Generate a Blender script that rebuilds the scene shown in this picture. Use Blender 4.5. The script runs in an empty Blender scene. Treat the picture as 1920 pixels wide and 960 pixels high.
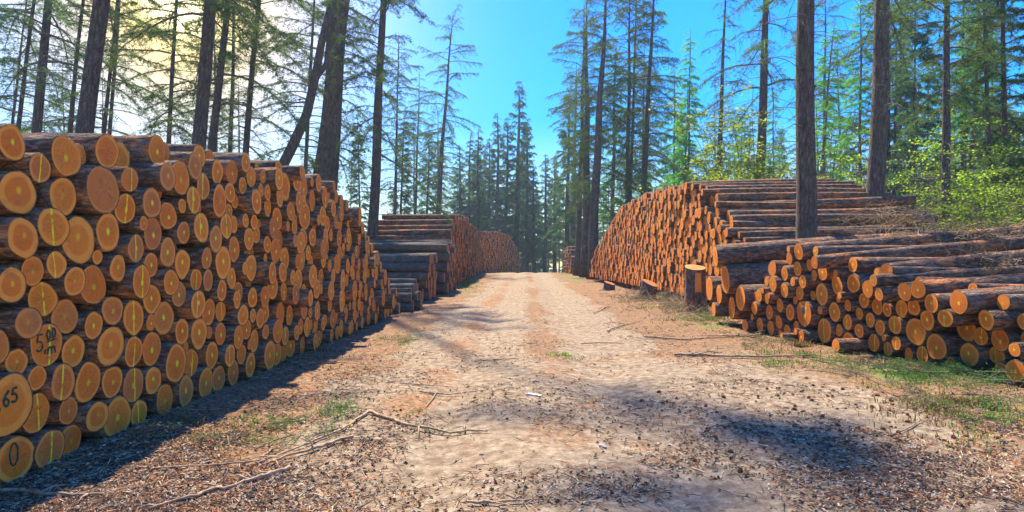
import bpy, math, random
import numpy as np
from mathutils import Vector, Matrix, Euler
S = bpy.context.scene
COL = S.collection
R = math.radians
rnd = random.Random(7)
nr = np.random.RandomState(11)

# ------------------------------------------------------------------ camera, sky, sun, exposure
F = 1150.0                      # focal length in photograph pixels (1920 wide)
CAMH = 1.6
cam_d = bpy.data.cameras.new("camera"); cam = bpy.data.objects.new("camera", cam_d); COL.objects.link(cam)
cam.location = (0, 0, CAMH); cam.rotation_euler = (R(90), 0, 0)
cam_d.sensor_width = 36; cam_d.lens = 36 * F / 1920; cam_d.clip_end = 1200; cam_d.clip_start = 0.05
S.camera = cam
SUN_EL, SUN_AZ = 54.0, -17.0    # azimuth measured from the view direction, minus = left
w = bpy.data.worlds.new("World"); S.world = w; w.use_nodes = True
wn = w.node_tree; wn.nodes.clear()
sky = wn.nodes.new('ShaderNodeTexSky'); sky.sky_type = 'NISHITA'; sky.sun_disc = False
sky.sun_elevation = R(SUN_EL); sky.sun_rotation = R(SUN_AZ); sky.dust_density = 0.15; sky.air_density = 1.3; sky.ozone_density = 3.0
hs = wn.nodes.new('ShaderNodeHueSaturation'); hs.inputs['Saturation'].default_value = 1.65; hs.inputs['Hue'].default_value = .518; hs.inputs['Value'].default_value = 1.0
bg = wn.nodes.new('ShaderNodeBackground'); bg.inputs[1].default_value = 0.105
wo = wn.nodes.new('ShaderNodeOutputWorld')
lum = wn.nodes.new('ShaderNodeRGBToBW'); wn.links.new(sky.outputs[0], lum.inputs[0])
tn = wn.nodes.new('ShaderNodeMix'); tn.data_type = 'RGBA'; tn.blend_type = 'MULTIPLY'; tn.inputs[0].default_value = 1.0; tn.inputs[7].default_value = (.85, .93, 1.04, 1)
wn.links.new(sky.outputs[0], tn.inputs[6]); wn.links.new(tn.outputs[2], hs.inputs['Color']); wn.links.new(hs.outputs[0], bg.inputs[0])
# warm glare painted into the sky colour, away from the sun lamp's direction
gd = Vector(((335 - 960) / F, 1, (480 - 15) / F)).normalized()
tc = wn.nodes.new('ShaderNodeTexCoord')
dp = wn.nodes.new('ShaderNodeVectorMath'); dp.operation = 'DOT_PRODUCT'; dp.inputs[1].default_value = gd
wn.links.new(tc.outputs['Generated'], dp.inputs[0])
def wmath(op, a, b=None):
    n = wn.nodes.new('ShaderNodeMath'); n.operation = op; n.use_clamp = False
    for i, v in enumerate((a, b)):
        if v is None: continue
        if isinstance(v, (int, float)): n.inputs[i].default_value = v
        else: wn.links.new(v, n.inputs[i])
    return n.outputs[0]
wn.links.new(wmath('DIVIDE', .150, wmath('ADD', 1.0, wmath('POWER', wmath('MULTIPLY', lum.outputs[0], 1 / 7.0), 2.0))), bg.inputs[1])
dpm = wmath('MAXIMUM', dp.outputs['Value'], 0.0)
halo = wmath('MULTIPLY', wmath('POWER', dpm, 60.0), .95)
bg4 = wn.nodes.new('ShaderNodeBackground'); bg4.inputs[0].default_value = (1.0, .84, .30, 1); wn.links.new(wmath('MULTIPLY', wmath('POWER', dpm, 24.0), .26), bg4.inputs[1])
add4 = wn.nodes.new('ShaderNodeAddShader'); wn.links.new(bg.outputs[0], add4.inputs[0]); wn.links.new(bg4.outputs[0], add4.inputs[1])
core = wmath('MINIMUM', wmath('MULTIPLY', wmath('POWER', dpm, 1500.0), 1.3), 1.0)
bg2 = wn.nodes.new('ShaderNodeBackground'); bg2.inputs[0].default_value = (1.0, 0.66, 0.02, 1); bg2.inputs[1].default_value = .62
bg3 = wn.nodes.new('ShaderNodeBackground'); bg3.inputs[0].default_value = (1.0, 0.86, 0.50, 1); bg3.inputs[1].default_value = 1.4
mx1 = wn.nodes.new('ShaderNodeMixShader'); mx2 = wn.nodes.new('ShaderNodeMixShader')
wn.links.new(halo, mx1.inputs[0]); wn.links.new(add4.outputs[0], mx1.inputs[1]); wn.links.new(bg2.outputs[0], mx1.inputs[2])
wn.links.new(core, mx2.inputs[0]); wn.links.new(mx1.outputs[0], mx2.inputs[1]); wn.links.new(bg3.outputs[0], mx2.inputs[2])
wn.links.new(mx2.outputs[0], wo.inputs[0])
sd = bpy.data.lights.new("sun", 'SUN'); sd.energy = 4.9; sd.angle = R(0.9); sd.color = (1.0, 0.89, 0.70)
sun = bpy.data.objects.new("sun", sd); COL.objects.link(sun)
sdir = Vector((math.sin(R(SUN_AZ)) * math.cos(R(SUN_EL)), math.cos(R(SUN_AZ)) * math.cos(R(SUN_EL)), math.sin(R(SUN_EL))))
sun.rotation_euler = sdir.to_track_quat('Z', 'Y').to_euler(); sun.location = sdir * 60
S.view_settings.view_transform = 'Standard'; S.view_settings.look = 'None'
S.view_settings.exposure = 1.52; S.view_settings.gamma = 1.0; S.view_settings.use_curve_mapping = False
S.render.engine = 'CYCLES'
S.cycles.max_bounces = 6; S.cycles.diffuse_bounces = 3; S.cycles.glossy_bounces = 2; S.cycles.transmission_bounces = 4
S.cycles.transparent_max_bounces = 4; S.cycles.use_denoising = True

# ------------------------------------------------------------------ helpers
def px(x, y, Y):                       # photograph pixel at depth Y -> world point
    return np.array([(x - 960) / F * Y, Y, CAMH - (y - 480) / F * Y])
def gpx(x, y, z=0.0):                  # photograph pixel on the ground
    Y = (CAMH - z) * F / (y - 480.0)
    return np.array([(x - 960) / F * Y, Y, z])

class NB:
    """collects geometry (quads + tris) and writes one mesh"""
    def __init__(s): s.V = []; s.Q = []; s.T = []; s.qm = []; s.tm = []; s.n = 0; s.A = {}
    def add(s, V, Q=None, T=None, mi=0, **attrs):
        V = np.asarray(V, float).reshape(-1, 3); b = s.n
        s.V.append(V); s.n += len(V)
        if Q is not None and len(Q): Q = np.asarray(Q, int).reshape(-1, 4) + b; s.Q.append(Q); s.qm.append(np.full(len(Q), mi))
        if T is not None and len(T): T = np.asarray(T, int).reshape(-1, 3) + b; s.T.append(T); s.tm.append(np.full(len(T), mi))
        for k, a in attrs.items():
            s.A.setdefault(k, []).append((b, np.broadcast_to(np.asarray(a, float), (len(V), 3))))
    def mesh(s, name, mats, smooth=True):
        me = bpy.data.meshes.new(name)
        if s.n == 0: return me
        V = np.concatenate(s.V); me.vertices.add(len(V)); me.vertices.foreach_set('co', V.astype(np.float32).ravel())
        Q = np.concatenate(s.Q) if s.Q else np.zeros((0, 4), int); T = np.concatenate(s.T) if s.T else np.zeros((0, 3), int)
        nl = Q.size + T.size; me.loops.add(nl)
        me.loops.foreach_set('vertex_index', np.concatenate([Q.ravel(), T.ravel()]).astype(np.int32))
        st = np.concatenate([np.arange(len(Q)) * 4, Q.size + np.arange(len(T)) * 3]).astype(np.int32)
        me.polygons.add(len(st)); me.polygons.foreach_set('loop_start', st)
        mi = np.concatenate([np.concatenate(s.qm) if s.qm else np.zeros(0), np.concatenate(s.tm) if s.tm else np.zeros(0)]).astype(np.int32)
        me.polygons.foreach_set('material_index', mi)
        me.polygons.foreach_set('use_smooth', np.full(len(st), smooth))
        for m in (mats if isinstance(mats, (list, tuple)) else [mats]): me.materials.append(m)
        me.update(calc_edges=True)
        for k, L in s.A.items():
            arr = np.zeros((len(V), 3), np.float32)
            for b, a in L: arr[b:b + len(a)] = a
            at = me.attributes.new(k, 'FLOAT_VECTOR', 'POINT'); at.data.foreach_set('vector', arr.ravel())
        me.validate()
        return me
    def build(s, name, mats, parent=None, smooth=True):
        o = bpy.data.objects.new(name, s.mesh(name, mats, smooth)); COL.objects.link(o)
        if parent: o.parent = parent
        return o
def empty(name, loc=(0, 0, 0), rot=(0, 0, 0)):
    o = bpy.data.objects.new(name, None); COL.objects.link(o); o.location = loc; o.rotation_euler = rot
    o.empty_display_size = 0.2
    return o
def tag(o, label=None, cat=None, group=None, kind=None):
    if label: o['label'] = label
    if cat: o['category'] = cat
    if group: o['group'] = group
    if kind: o['kind'] = kind
    return o
def copy_tree(o, parent=None):
    c = o.copy(); COL.objects.link(c)
    if parent: c.parent = parent
    for ch in o.children: copy_tree(ch, c)
    return c

def tube(pts, rad, seg=6, cap=True):
    P = np.asarray(pts, float); n = len(P); rad = np.broadcast_to(np.asarray(rad, float), (n,))
    T = np.gradient(P, axis=0); T /= np.linalg.norm(T, axis=1)[:, None] + 1e-9
    ref = np.array([0, 0, 1.0]) if abs(T[:, 2]).mean() < 0.8 else np.array([1.0, 0, 0])
    U = np.cross(T, ref); U /= np.linalg.norm(U, axis=1)[:, None] + 1e-9; W = np.cross(T, U)
    a = np.arange(seg) * 2 * np.pi / seg
    V = P[:, None] + rad[:, None, None] * (np.cos(a)[None, :, None] * U[:, None] + np.sin(a)[None, :, None] * W[:, None])
    i = np.arange(n - 1)[:, None] * seg; j = np.arange(seg)[None]; k = (j + 1) % seg
    Q = np.stack([i + j, i + k, i + seg + k, i + seg + j], -1).reshape(-1, 4)
    V = V.reshape(-1, 3); Tt = None
    if cap:
        V = np.vstack([V, P[0], P[-1]]); jj = np.arange(seg); kk = (jj + 1) % seg; b = n * seg
        Tt = np.concatenate([np.stack([kk, jj, np.full(seg, b)], -1), np.stack([(n - 1) * seg + jj, (n - 1) * seg + kk, np.full(seg, b + 1)], -1)])
    return V, Q, Tt

_lat = nr.rand(256, 256)
def vnoise(x, y, s):
    x = np.asarray(x) / s + 57.3; y = np.asarray(y) / s + 91.7
    xi = np.floor(x).astype(int); yi = np.floor(y).astype(int); fx = x - xi; fy = y - yi
    fx = fx * fx * (3 - 2 * fx); fy = fy * fy * (3 - 2 * fy)
    g = lambda a, b: _lat[a & 255, b & 255]
    return (g(xi, yi) * (1 - fx) + g(xi + 1, yi) * fx) * (1 - fy) + (g(xi, yi + 1) * (1 - fx) + g(xi + 1, yi + 1) * fx) * fy
def fbm(x, y, s, o=4):
    t = 0; a = 1; n = 0
    for i in range(o): t = t + a * vnoise(x + 13.1 * i, y - 7.7 * i, s); n += a; a *= .5; s *= .5
    return t / n - .5
def sstep(a, b, x):
    t = np.clip((np.asarray(x, float) - a) / (b - a), 0, 1); return t * t * (3 - 2 * t)

# ------------------------------------------------------------------ material helper
class M:
    def __init__(s, name):
        s.m = bpy.data.materials.new(name); s.m.use_nodes = True; s.t = s.m.node_tree; s.t.nodes.clear()
        s.out = s.n('ShaderNodeOutputMaterial')
    def n(s, ty, **k):
        nd = s.t.nodes.new(ty)
        for a, v in k.items(): setattr(nd, a, v)
        return nd
    def l(s, a, b): s.t.links.new(a, b)
    def inp(s, nd, i, v):
        if v is None: return
        if hasattr(v, 'is_output'): s.l(v, nd.inputs[i])
        else: nd.inputs[i].default_value = v
    def math(s, op, a, b=None, c=None, clamp=False):
        nd = s.n('ShaderNodeMath', operation=op, use_clamp=clamp)
        for i, v in enumerate((a, b, c)): s.inp(nd, i, v)
        return nd.outputs[0]
    def vm(s, op, a, b=None):
        nd = s.n('ShaderNodeVectorMath', operation=op); s.inp(nd, 0, a); s.inp(nd, 1, b)
        return nd.outputs['Value'] if op in ('LENGTH', 'DOT_PRODUCT', 'DISTANCE') else nd.outputs[0]
    def noise(s, v, sc, det=3, rough=.55, dist=0):
        nd = s.n('ShaderNodeTexNoise'); s.inp(nd, 'Vector', v); s.inp(nd, 'Scale', sc); s.inp(nd, 'Detail', det)
        s.inp(nd, 'Roughness', rough); s.inp(nd, 'Distortion', dist); return nd.outputs[0]
    def noisec(s, v, sc, det=2):
        nd = s.n('ShaderNodeTexNoise'); s.inp(nd, 'Vector', v); s.inp(nd, 'Scale', sc); s.inp(nd, 'Detail', det); return nd.outputs[1]
    def voro(s, v, sc, feat='F1', out=0, rand=1.0):
        nd = s.n('ShaderNodeTexVoronoi', feature=feat); s.inp(nd, 'Vector', v); s.inp(nd, 'Scale', sc); s.inp(nd, 'Randomness', rand); return nd.outputs[out]
    def ramp(s, f, stops, interp='LINEAR'):
        nd = s.n('ShaderNodeValToRGB'); e = nd.color_ramp.elements; nd.color_ramp.interpolation = interp
        while len(e) < len(stops): e.new(0.5)
        for i, (p, c) in enumerate(stops): e[i].position = p; e[i].color = (*c, 1)
        s.inp(nd, 0, f); return nd.outputs[0]
    def mr(s, f, a, b, c=0., d=1.):
        nd = s.n('ShaderNodeMapRange', interpolation_type='SMOOTHSTEP'); s.inp(nd, 0, f)
        for i, v in ((1, a), (2, b), (3, c), (4, d)): s.inp(nd, i, v)
        return nd.outputs[0]
    def mix(s, f, a, b, bt='MIX'):
        nd = s.n('ShaderNodeMix', data_type='RGBA', blend_type=bt); s.inp(nd, 0, f)
        for i, v in ((6, a), (7, b)):
            if isinstance(v, tuple): v = (*v, 1) if len(v) == 3 else v
            s.inp(nd, i, v)
        return nd.outputs[2]
    def attr(s, name, what='Vector'): nd = s.n('ShaderNodeAttribute', attribute_name=name); return nd.outputs[what]
    def sep(s, v): nd = s.n('ShaderNodeSeparateXYZ'); s.inp(nd, 0, v); return nd.outputs
    def comb(s, x, y, z):
        nd = s.n('ShaderNodeCombineXYZ'); s.inp(nd, 0, x); s.inp(nd, 1, y); s.inp(nd, 2, z); return nd.outputs[0]
    def bump(s, h, st=.5, d=.01, n=None):
        nd = s.n('ShaderNodeBump'); s.inp(nd, 'Strength', st); s.inp(nd, 'Distance', d); s.inp(nd, 'Height', h)
        if n: s.l(n, nd.inputs['Normal'])
        return nd.outputs[0]
    def bsdf(s, col, rough=.8, normal=None, spec=.25):
        b = s.n('ShaderNodeBsdfPrincipled'); 
        if isinstance(col, tuple): col = (*col, 1)
        s.inp(b, 'Base Color', col); s.inp(b, 'Roughness', rough); s.inp(b, 'Specular IOR Level', spec)
        if normal: s.l(normal, b.inputs['Normal'])
        s.l(b.outputs[0], s.out.inputs[0]); return b

# bark of felled logs
def bark_mat():
    m = M('log_bark'); lco = m.attr('lco'); oi = m.n('ShaderNodeObjectInfo').outputs['Random']
    rr = m.sep(m.attr('mark'))[2]; nz = m.sep(m.attr('rn'))
    seed = m.math('ADD', m.math('MULTIPLY', oi, 40.), m.math('MULTIPLY', nz[0], 50.))
    v = m.vm('ADD', lco, m.comb(seed, seed, 0.0))
    vs = m.vm('MULTIPLY', v, (0.35, 1, 1))
    a = m.noise(vs, 22, 5, .65); b = m.noise(v, 2.6, 3, .6, .5); c = m.voro(m.vm('ADD', vs, m.vm('MULTIPLY', m.noisec(vs, 15), (.05, .05, .05))), 26, 'DISTANCE_TO_EDGE')
    col = m.ramp(a, [(.25, (.028, .016, .010)), (.5, (.15, .082, .045)), (.75, (.48, .30, .18))])
    col = m.mix(m.math('MULTIPLY', m.mr(b, .5, .72), .4), col, (.30, .26, .19))
    col = m.mix(m.math('MULTIPLY', m.mr(c, .07, .0), .5), col, (.045, .028, .02))
    torn = m.mr(m.noise(m.vm('MULTIPLY', v, (.55, 1.3, 1.3)), 3.3, 5, .72, .3), .525, .62)
    torn = m.math('MULTIPLY', torn, m.mr(rr, .9, .4))
    col = m.mix(torn, col, m.ramp(a, [(.3, (.26, .075, .02)), (.6, (.58, .21, .065)), (.8, (.66, .34, .15))]))
    col = m.mix(m.math('MULTIPLY', m.mr(rr, .3, 1.0), .75), col, m.mix(b, (.045, .042, .034), (.16, .15, .11)))
    h = m.math('ADD', m.math('MULTIPLY', a, 1.0), m.math('MULTIPLY', m.mr(c, 0, .12), .5))
    h = m.math('SUBTRACT', h, m.math('MULTIPLY', torn, .35))
    m.bsdf(col, .9, m.bump(h, .9, .022), .2); return m.m
# sawn end with heartwood, sapwood, rings, cracks and sprayed marks
def end_mat():
    m = M('sawn_wood_end'); nc = m.attr('nco'); s = m.sep(nc); oi = m.n('ShaderNodeObjectInfo').outputs['Random']
    rn = m.sep(m.attr('rn')); lco = m.attr('lco'); mk = m.sep(m.attr('mark'))
    r1 = m.math('FRACT', m.math('ADD', m.math('MULTIPLY', oi, 0.0), rn[0])); r2 = rn[1]
    sd = m.vm('ADD', lco, m.comb(m.math('MULTIPLY', r1, 37.), m.math('MULTIPLY', r2, 53.), 0.))
    p = m.comb(s[0], s[1], 0.0)
    off = m.vm('MULTIPLY', m.vm('SUBTRACT', m.noisec(sd, 2.2), (.5, .5, .5)), (.22, .22, 0))
    rad = m.vm('LENGTH', m.vm('ADD', p, off))
    wob = m.noise(sd, 6, 3); rad2 = m.math('ADD', rad, m.math('MULTIPLY', m.math('SUBTRACT', wob, .5), .12))
    edge = m.math('ADD', .66, m.math('MULTIPLY', r2, .26))
    hs_ = m.mr(m.math('SUBTRACT', rad2, edge), -.05, .09)
    heart = m.mix(m.noise(sd, 9, 4), (.55, .095, .005), (.95, .235, .010))
    heart = m.mix(m.math('MULTIPLY', r1, .4), heart, (.97, .35, .022))
    sap = m.mix(m.noise(sd, 12, 4), (.93, .275, .016), (.97, .40, .05))
    col = m.mix(hs_, heart, sap)
    ring = m.math('SINE', m.math('MULTIPLY', rad2, m.math('ADD', 70., m.math('MULTIPLY', r1, 50.))))
    col = m.mix(m.math('MULTIPLY', m.mr(ring, -.2, .9), .26), col, (.26, .08, .02))
    dirt = m.mr(m.noise(sd, 5, 5, .7), .52, .75)
    col = m.mix(m.math('MULTIPLY', dirt, .5), col, (.33, .13, .05))
    scr = m.noise(m.vm('MULTIPLY', sd, (1, 2.2, 30)), 6, 3)     # saw scratches
    col = m.mix(m.math('MULTIPLY', m.mr(scr, .5, .75), .22), col, (.80, .52, .24))
    rim = m.mr(rad, .93, 1.0); col = m.mix(m.math('MULTIPLY', rim, .3), col, (.20, .10, .05))
    # radial shrinkage cracks
    ang = m.math('ARCTAN2', s[1], s[0])
    cr = m.noise(m.comb(m.math('MULTIPLY', ang, 4.0), m.math('MULTIPLY', rad, .7), m.math('MULTIPLY', r1, 80)), 1.6, 2)
    crk = m.math('MULTIPLY', m.mr(m.math('ABSOLUTE', m.math('SUBTRACT', cr, .56)), .022, .004), m.mr(rad, .98, .2))
    crk = m.math('MULTIPLY', crk, m.mr(r2, .2, .3))
    col = m.mix(m.math('MULTIPLY', crk, .9), col, (.08, .035, .015))
    # old weathered ends
    col = m.mix(m.math('MULTIPLY', mk[2], .8), col, m.mix(wob, (.07, .045, .03), (.24, .16, .10)))
    # yellow forestry spray: dot and stripe
    dd = m.vm('LENGTH', m.vm('ADD', m.vm('ADD', m.vm('MULTIPLY', p, (1., .75, 1)), m.vm('MULTIPLY', m.vm('SUBTRACT', m.noisec(sd, 14), (.5, .5, .5)), (.12, .16, 0))), m.comb(m.math('MULTIPLY', m.math('SUBTRACT', r1, .5), .16), m.math('MULTIPLY', m.math('SUBTRACT', r2, .5), .2), 0)))
    dot = m.math('MULTIPLY', m.mr(dd, .19, .06), mk[0])
    sx = m.math('ABSOLUTE', m.math('ADD', m.math('SUBTRACT', m.math('ADD', s[0], m.math('MULTIPLY', s[1], m.math('MULTIPLY', m.math('SUBTRACT', r1, .5), .3))), m.math('MULTIPLY', m.math('SUBTRACT', r2, .5), .5)), m.math('MULTIPLY', m.math('SUBTRACT', wob, .5), .11)))
    stp = m.math('MULTIPLY', m.mr(sx, .085, .03), m.math('MULTIPLY', mk[1], m.mr(m.noise(sd, 16, 3, .7), .33, .52)))
    pm = m.math('MINIMUM', m.math('ADD', dot, stp), 1.0)
    col = m.mix(m.math('MULTIPLY', pm, .93), col, (.86, .80, .015))
    h = m.math('SUBTRACT', m.math('ADD', m.math('MULTIPLY', ring, .05), m.math('MULTIPLY', scr, .5)), m.math('MULTIPLY', crk, .8))
    m.bsdf(col, .75, m.bump(h, .5, .006), .25); return m.m
BARK = bark_mat(); WOOD = end_mat()

def simple(name, c1, c2, sc=8, rough=.9, bump=.4, dist=.01, stretch=(1, 1, 1), det=5):
    m = M(name); tco = m.n('ShaderNodeTexCoord').outputs['Object']; v = m.vm('MULTIPLY', tco, stretch)
    a = m.noise(v, sc, det, .65); m.bsdf(m.ramp(a, [(.3, c1), (.7, c2)]), rough, m.bump(a, bump, dist)); return m.m
def trunk_mat(name, c1, c2, c3):
    m = M(name); tco = m.n('ShaderNodeTexCoord').outputs['Object']; oi = m.n('ShaderNodeObjectInfo').outputs['Random']
    v = m.vm('ADD', tco, m.comb(m.math('MULTIPLY', oi, 30.), 0., 0.)); vs = m.vm('MULTIPLY', v, (1, 1, .22))
    a = m.noise(vs, 16, 5, .7); c = m.voro(m.vm('ADD', vs, m.vm('MULTIPLY', m.noisec(v, 9), (.05, .05, .05))), 17, 'DISTANCE_TO_EDGE')
    b = m.noise(v, 1.1, 3)
    col = m.ramp(a, [(.25, c1), (.52, c2), (.78, c3)])
    col = m.mix(m.math('MULTIPLY', m.mr(c, .08, 0.), .6), col, c1)
    col = m.mix(m.math('MULTIPLY', m.mr(b, .5, .7), .35), col, (.10, .12, .05))
    h = m.math('ADD', a, m.math('MULTIPLY', m.mr(c, 0, .12), .7))
    m.bsdf(col, .92, m.bump(h, .9, .03), .15); return m.m
TRUNK = trunk_mat('tree_bark', (.04, .028, .022), (.13, .095, .07), (.27, .21, .155))
TRUNKL = trunk_mat('pale_tree_bark', (.08, .06, .045), (.22, .16, .11), (.38, .29, .20))
TWIG = simple('dead_twig', (.06, .045, .035), (.20, .155, .12), 12)
STICK = simple('stick_wood', (.17, .10, .05), (.52, .36, .21), 22, .85, .5, .004)
def leaf_mat(name, c1, c2, c3, tr=.4):
    m = M(name); tco = m.n('ShaderNodeTexCoord').outputs['Object']; oi = m.n('ShaderNodeObjectInfo').outputs['Random']
    a = m.noise(tco, 1.3, 3, .6); r = m.sep(m.attr('rn'))[0]
    f = m.math('ADD', m.math('MULTIPLY', a, .5), m.math('MULTIPLY', r, .5))
    col = m.ramp(f, [(.25, c1), (.5, c2), (.78, c3)])
    hsv = m.n('ShaderNodeHueSaturation'); m.l(col, hsv.inputs['Color']); m.l(m.mr(oi, 0, 1, .485, .515), hsv.inputs['Hue']); m.l(m.mr(oi, 0, 1, .8, 1.2), hsv.inputs['Value'])
    d = m.n('ShaderNodeBsdfDiffuse'); t = m.n('ShaderNodeBsdfTranslucent'); mx = m.n('ShaderNodeMixShader'); mx.inputs[0].default_value = tr
    m.l(hsv.outputs[0], d.inputs[0]); m.l(hsv.outputs[0], t.inputs[0]); m.l(d.outputs[0], mx.inputs[1]); m.l(t.outputs[0], mx.inputs[2]); m.l(mx.outputs[0], m.out.inputs[0])
    return m.m
NEEDLE = leaf_mat('conifer_needles', (.05, .105, .035), (.10, .18, .045), (.21, .28, .05), .45)
NEEDLEB = leaf_mat('spruce_needles', (.045, .115, .06), (.085, .18, .075), (.18, .28, .08), .5)
LARCH = leaf_mat('fresh_larch_needles', (.08, .24, .05), (.15, .40, .05), (.28, .52, .07), .55)
BEECH = leaf_mat('young_beech_leaves', (.13, .24, .02), (.28, .40, .03), (.46, .52, .05), .55)
DRYLEAF = leaf_mat('dry_leaves', (.10, .07, .03), (.22, .17, .06), (.32, .27, .10), .35)
GRASS = leaf_mat('grass_blades', (.05, .13, .02), (.13, .27, .03), (.30, .40, .07), .4)

# ------------------------------------------------------------------ ground
def road_c(y): return .15 + .022 * y + .0006 * np.maximum(np.asarray(y, float) - 55, 0) ** 2 * .2
def base_h(x, y):
    x = np.asarray(x, float); y = np.asarray(y, float)
    h = -.0009 * np.maximum(y - 52, 0) ** 2; h = np.maximum(h, -3.2 - .012 * np.maximum(y - 52, 0))
    h = h + .28 * sstep(6.0, 9.0, x) * sstep(12, 22, y) + .25 * sstep(5, 14, -x) * sstep(20, 40, y)
    return h
def ground_h(x, y):
    x = np.asarray(x, float); y = np.asarray(y, float); h = base_h(x, y); d = x - road_c(y)
    near = 1 - sstep(25, 60, y)
    for o in (-.95, .95): h = h - .06 * np.exp(-((d - o + .15 * fbm(y * 0, y, 6, 2)) / .33) ** 2)
    h = h + .03 * np.exp(-(d / .5) ** 2)
    rough = .25 + .75 * sstep(1.6, 2.6, np.abs(d))
    h = h + (.10 * fbm(x, y, 2.2, 3) + rough * (.07 * fbm(x, y, .55, 3) + .035 * fbm(x + 9, y, .17, 2))) * near * .8
    return h
def axis(lo, a, b, hi, st, g=1.09):
    c = list(np.arange(a, b, st)); s = st; v = b
    while v < hi: c.append(v); s *= g; v += s
    c.append(hi); s = st; v = a; pre = []
    while v > lo: s *= g; v -= s; pre.append(max(v, lo))
    return np.array(sorted(set(pre + c)))
gx = axis(-260, -4.2, 7.6, 260, .04); gy = axis(-12, 2.6, 12.5, 420, .04, 1.035)
GX, GY = np.meshgrid(gx, gy); GZ = ground_h(GX, GY)
nx, ny = len(gx), len(gy)
ii = np.arange(nx * ny).reshape(ny, nx)
Q = np.stack([ii[:-1, :-1], ii[:-1, 1:], ii[1:, 1:], ii[1:, :-1]], -1).reshape(-1, 4)
D_ = GX - road_c(GY)
roadm = (1 - sstep(1.9, 2.6, np.abs(D_ + .1) + 1.3 * fbm(GX, GY, 1.2, 3))) * (1 - .75 * np.exp(-((D_ + 1.35) / .32) ** 2) * np.clip(.4 + 2.5 * fbm(GX, GY, .9, 2), 0, 1)) * np.clip(.8 + .9 * fbm(GX, GY, .5, 3), 0, 1) 
tracks = np.exp(-((np.abs(D_) - .95) / .45) ** 2)
right_open = sstep(5.2, 3.4, GX) * sstep(1., 1.5, GX) * sstep(13, 7, GY)
roadm = roadm * (1 - .85 * np.exp(-((D_ - .15) / .33) ** 2) * np.clip(.6 + 2.2 * fbm(GX, GY + 3, 1.6, 3), 0, 1))
roadm = np.clip(np.maximum(roadm, right_open * (.75 + 1.2 * fbm(GX, GY, 1.1, 3))), 0, 1)
mid = .7 * np.exp(-((D_ - .25) / .4) ** 2) + 1.3 * np.exp(-((D_ + 1.35) / .38) ** 2)
def blob(cx, cy, rx, ry): return np.exp(-(((GX - cx) / rx) ** 2 + ((GY - cy) / ry) ** 2))
green = np.clip(.8 * blob(5.3, 8.6, .8, 1.8) + .9 * blob(4.7, 14.2, 1.0, 1.6) + 1.0 * blob(-2.1, 26, .8, 5) + 1.3 * blob(4.3, 44, 1.1, 8) + .6 * blob(5.9, 6.2, 1.2, 1.4) + .12 * blob(-1.6, 6.0, .5, .5) + .7 * blob(-2.2, 11.5, .35, .6)
                + .9 * sstep(9, 14, np.abs(GX)) * sstep(8, 30, GY), 0, 1.3) * np.clip(.35 + 2.8 * fbm(GX + 4, GY, .8, 4), 0, 1.4)
nb = NB(); nb.add(np.stack([GX, GY, GZ], -1).reshape(-1, 3), Q, msk=np.stack([roadm, np.clip(green, 0, 1), np.clip(mid * (.6 + 1.6 * fbm(GX, GY, .9, 3)), 0, 1)], -1).reshape(-1, 3))
def ground_mat():
    m = M('forest_ground'); g = m.n('ShaderNodeNewGeometry').outputs['Position']; ms = m.sep(m.attr('msk'))
    n1 = m.noise(g, 1.2, 5, .65); n2 = m.noise(g, 9, 5, .7); n3 = m.noise(g, 55, 4, .7)
    wv = m.vm('ADD', g, m.vm('MULTIPLY', m.noisec(g, 6), (.12, .12, 0)))
    v1 = m.voro(m.vm('MULTIPLY', wv, (1, 1.7, 1)), 34, 'F1', 1); v1s = m.sep(v1)
    v2 = m.sep(m.voro(m.vm('MULTIPLY', wv, (1.8, 1, 1)), 17, 'F1', 1))
    dirt = m.ramp(n2, [(.28, (.09, .060, .033)), (.5, (.25, .182, .112)), (.72, (.43, .345, .225))])
    dirt = m.mix(m.math('MULTIPLY', m.mr(n3, .52, .68), .6), dirt, (.15, .095, .06))
    litter = m.ramp(m.math('ADD', m.math('MULTIPLY', n3, .6), m.math('MULTIPLY', v1s[0], .4)), [(.25, (.055, .032, .016)), (.5, (.18, .105, .052)), (.75, (.38, .24, .13))])
    litter = m.mix(m.math('MULTIPLY', m.mr(v2[1], .80, .9), .7), litter, (.36, .15, .055))
    litter = m.mix(m.math('MULTIPLY', m.mr(n1, .55, .7), .4), litter, (.14, .10, .07))
    rm = m.mr(m.math('ADD', ms[0], m.math('MULTIPLY', m.math('SUBTRACT', n2, .5), 1.1)), .30, .72)
    rm = m.math('MULTIPLY', rm, m.mr(n1, .22, .48, .55, 1.))
    col = m.mix(rm, litter, dirt)
    lf = m.math('MULTIPLY', m.mr(m.math('ADD', ms[2], m.math('MULTIPLY', m.math('SUBTRACT', n2, .5), 1.4)), .5, .85), m.mr(v1s[1], .35, .55))
    col = m.mix(m.math('MULTIPLY', lf, .28), col, m.mix(v1s[2], (.38, .13, .04), (.52, .27, .12)))
    gm = m.mr(m.math('ADD', ms[1], m.math('MULTIPLY', m.math('SUBTRACT', n3, .5), .9)), .42, .8)
    col = m.mix(m.math('MULTIPLY', gm, .85), col, m.mix(n2, (.05, .10, .02), (.19, .27, .05)))
    h = m.math('ADD', m.math('MULTIPLY', n3, .6), m.math('ADD', m.math('MULTIPLY', n2, 1.0), m.math('MULTIPLY', v1s[0], .25)))
    m.bsdf(col, .95, m.bump(h, .8, .03), .15); return m.m
ground = nb.build('ground', ground_mat()); tag(ground, kind='structure')

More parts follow.
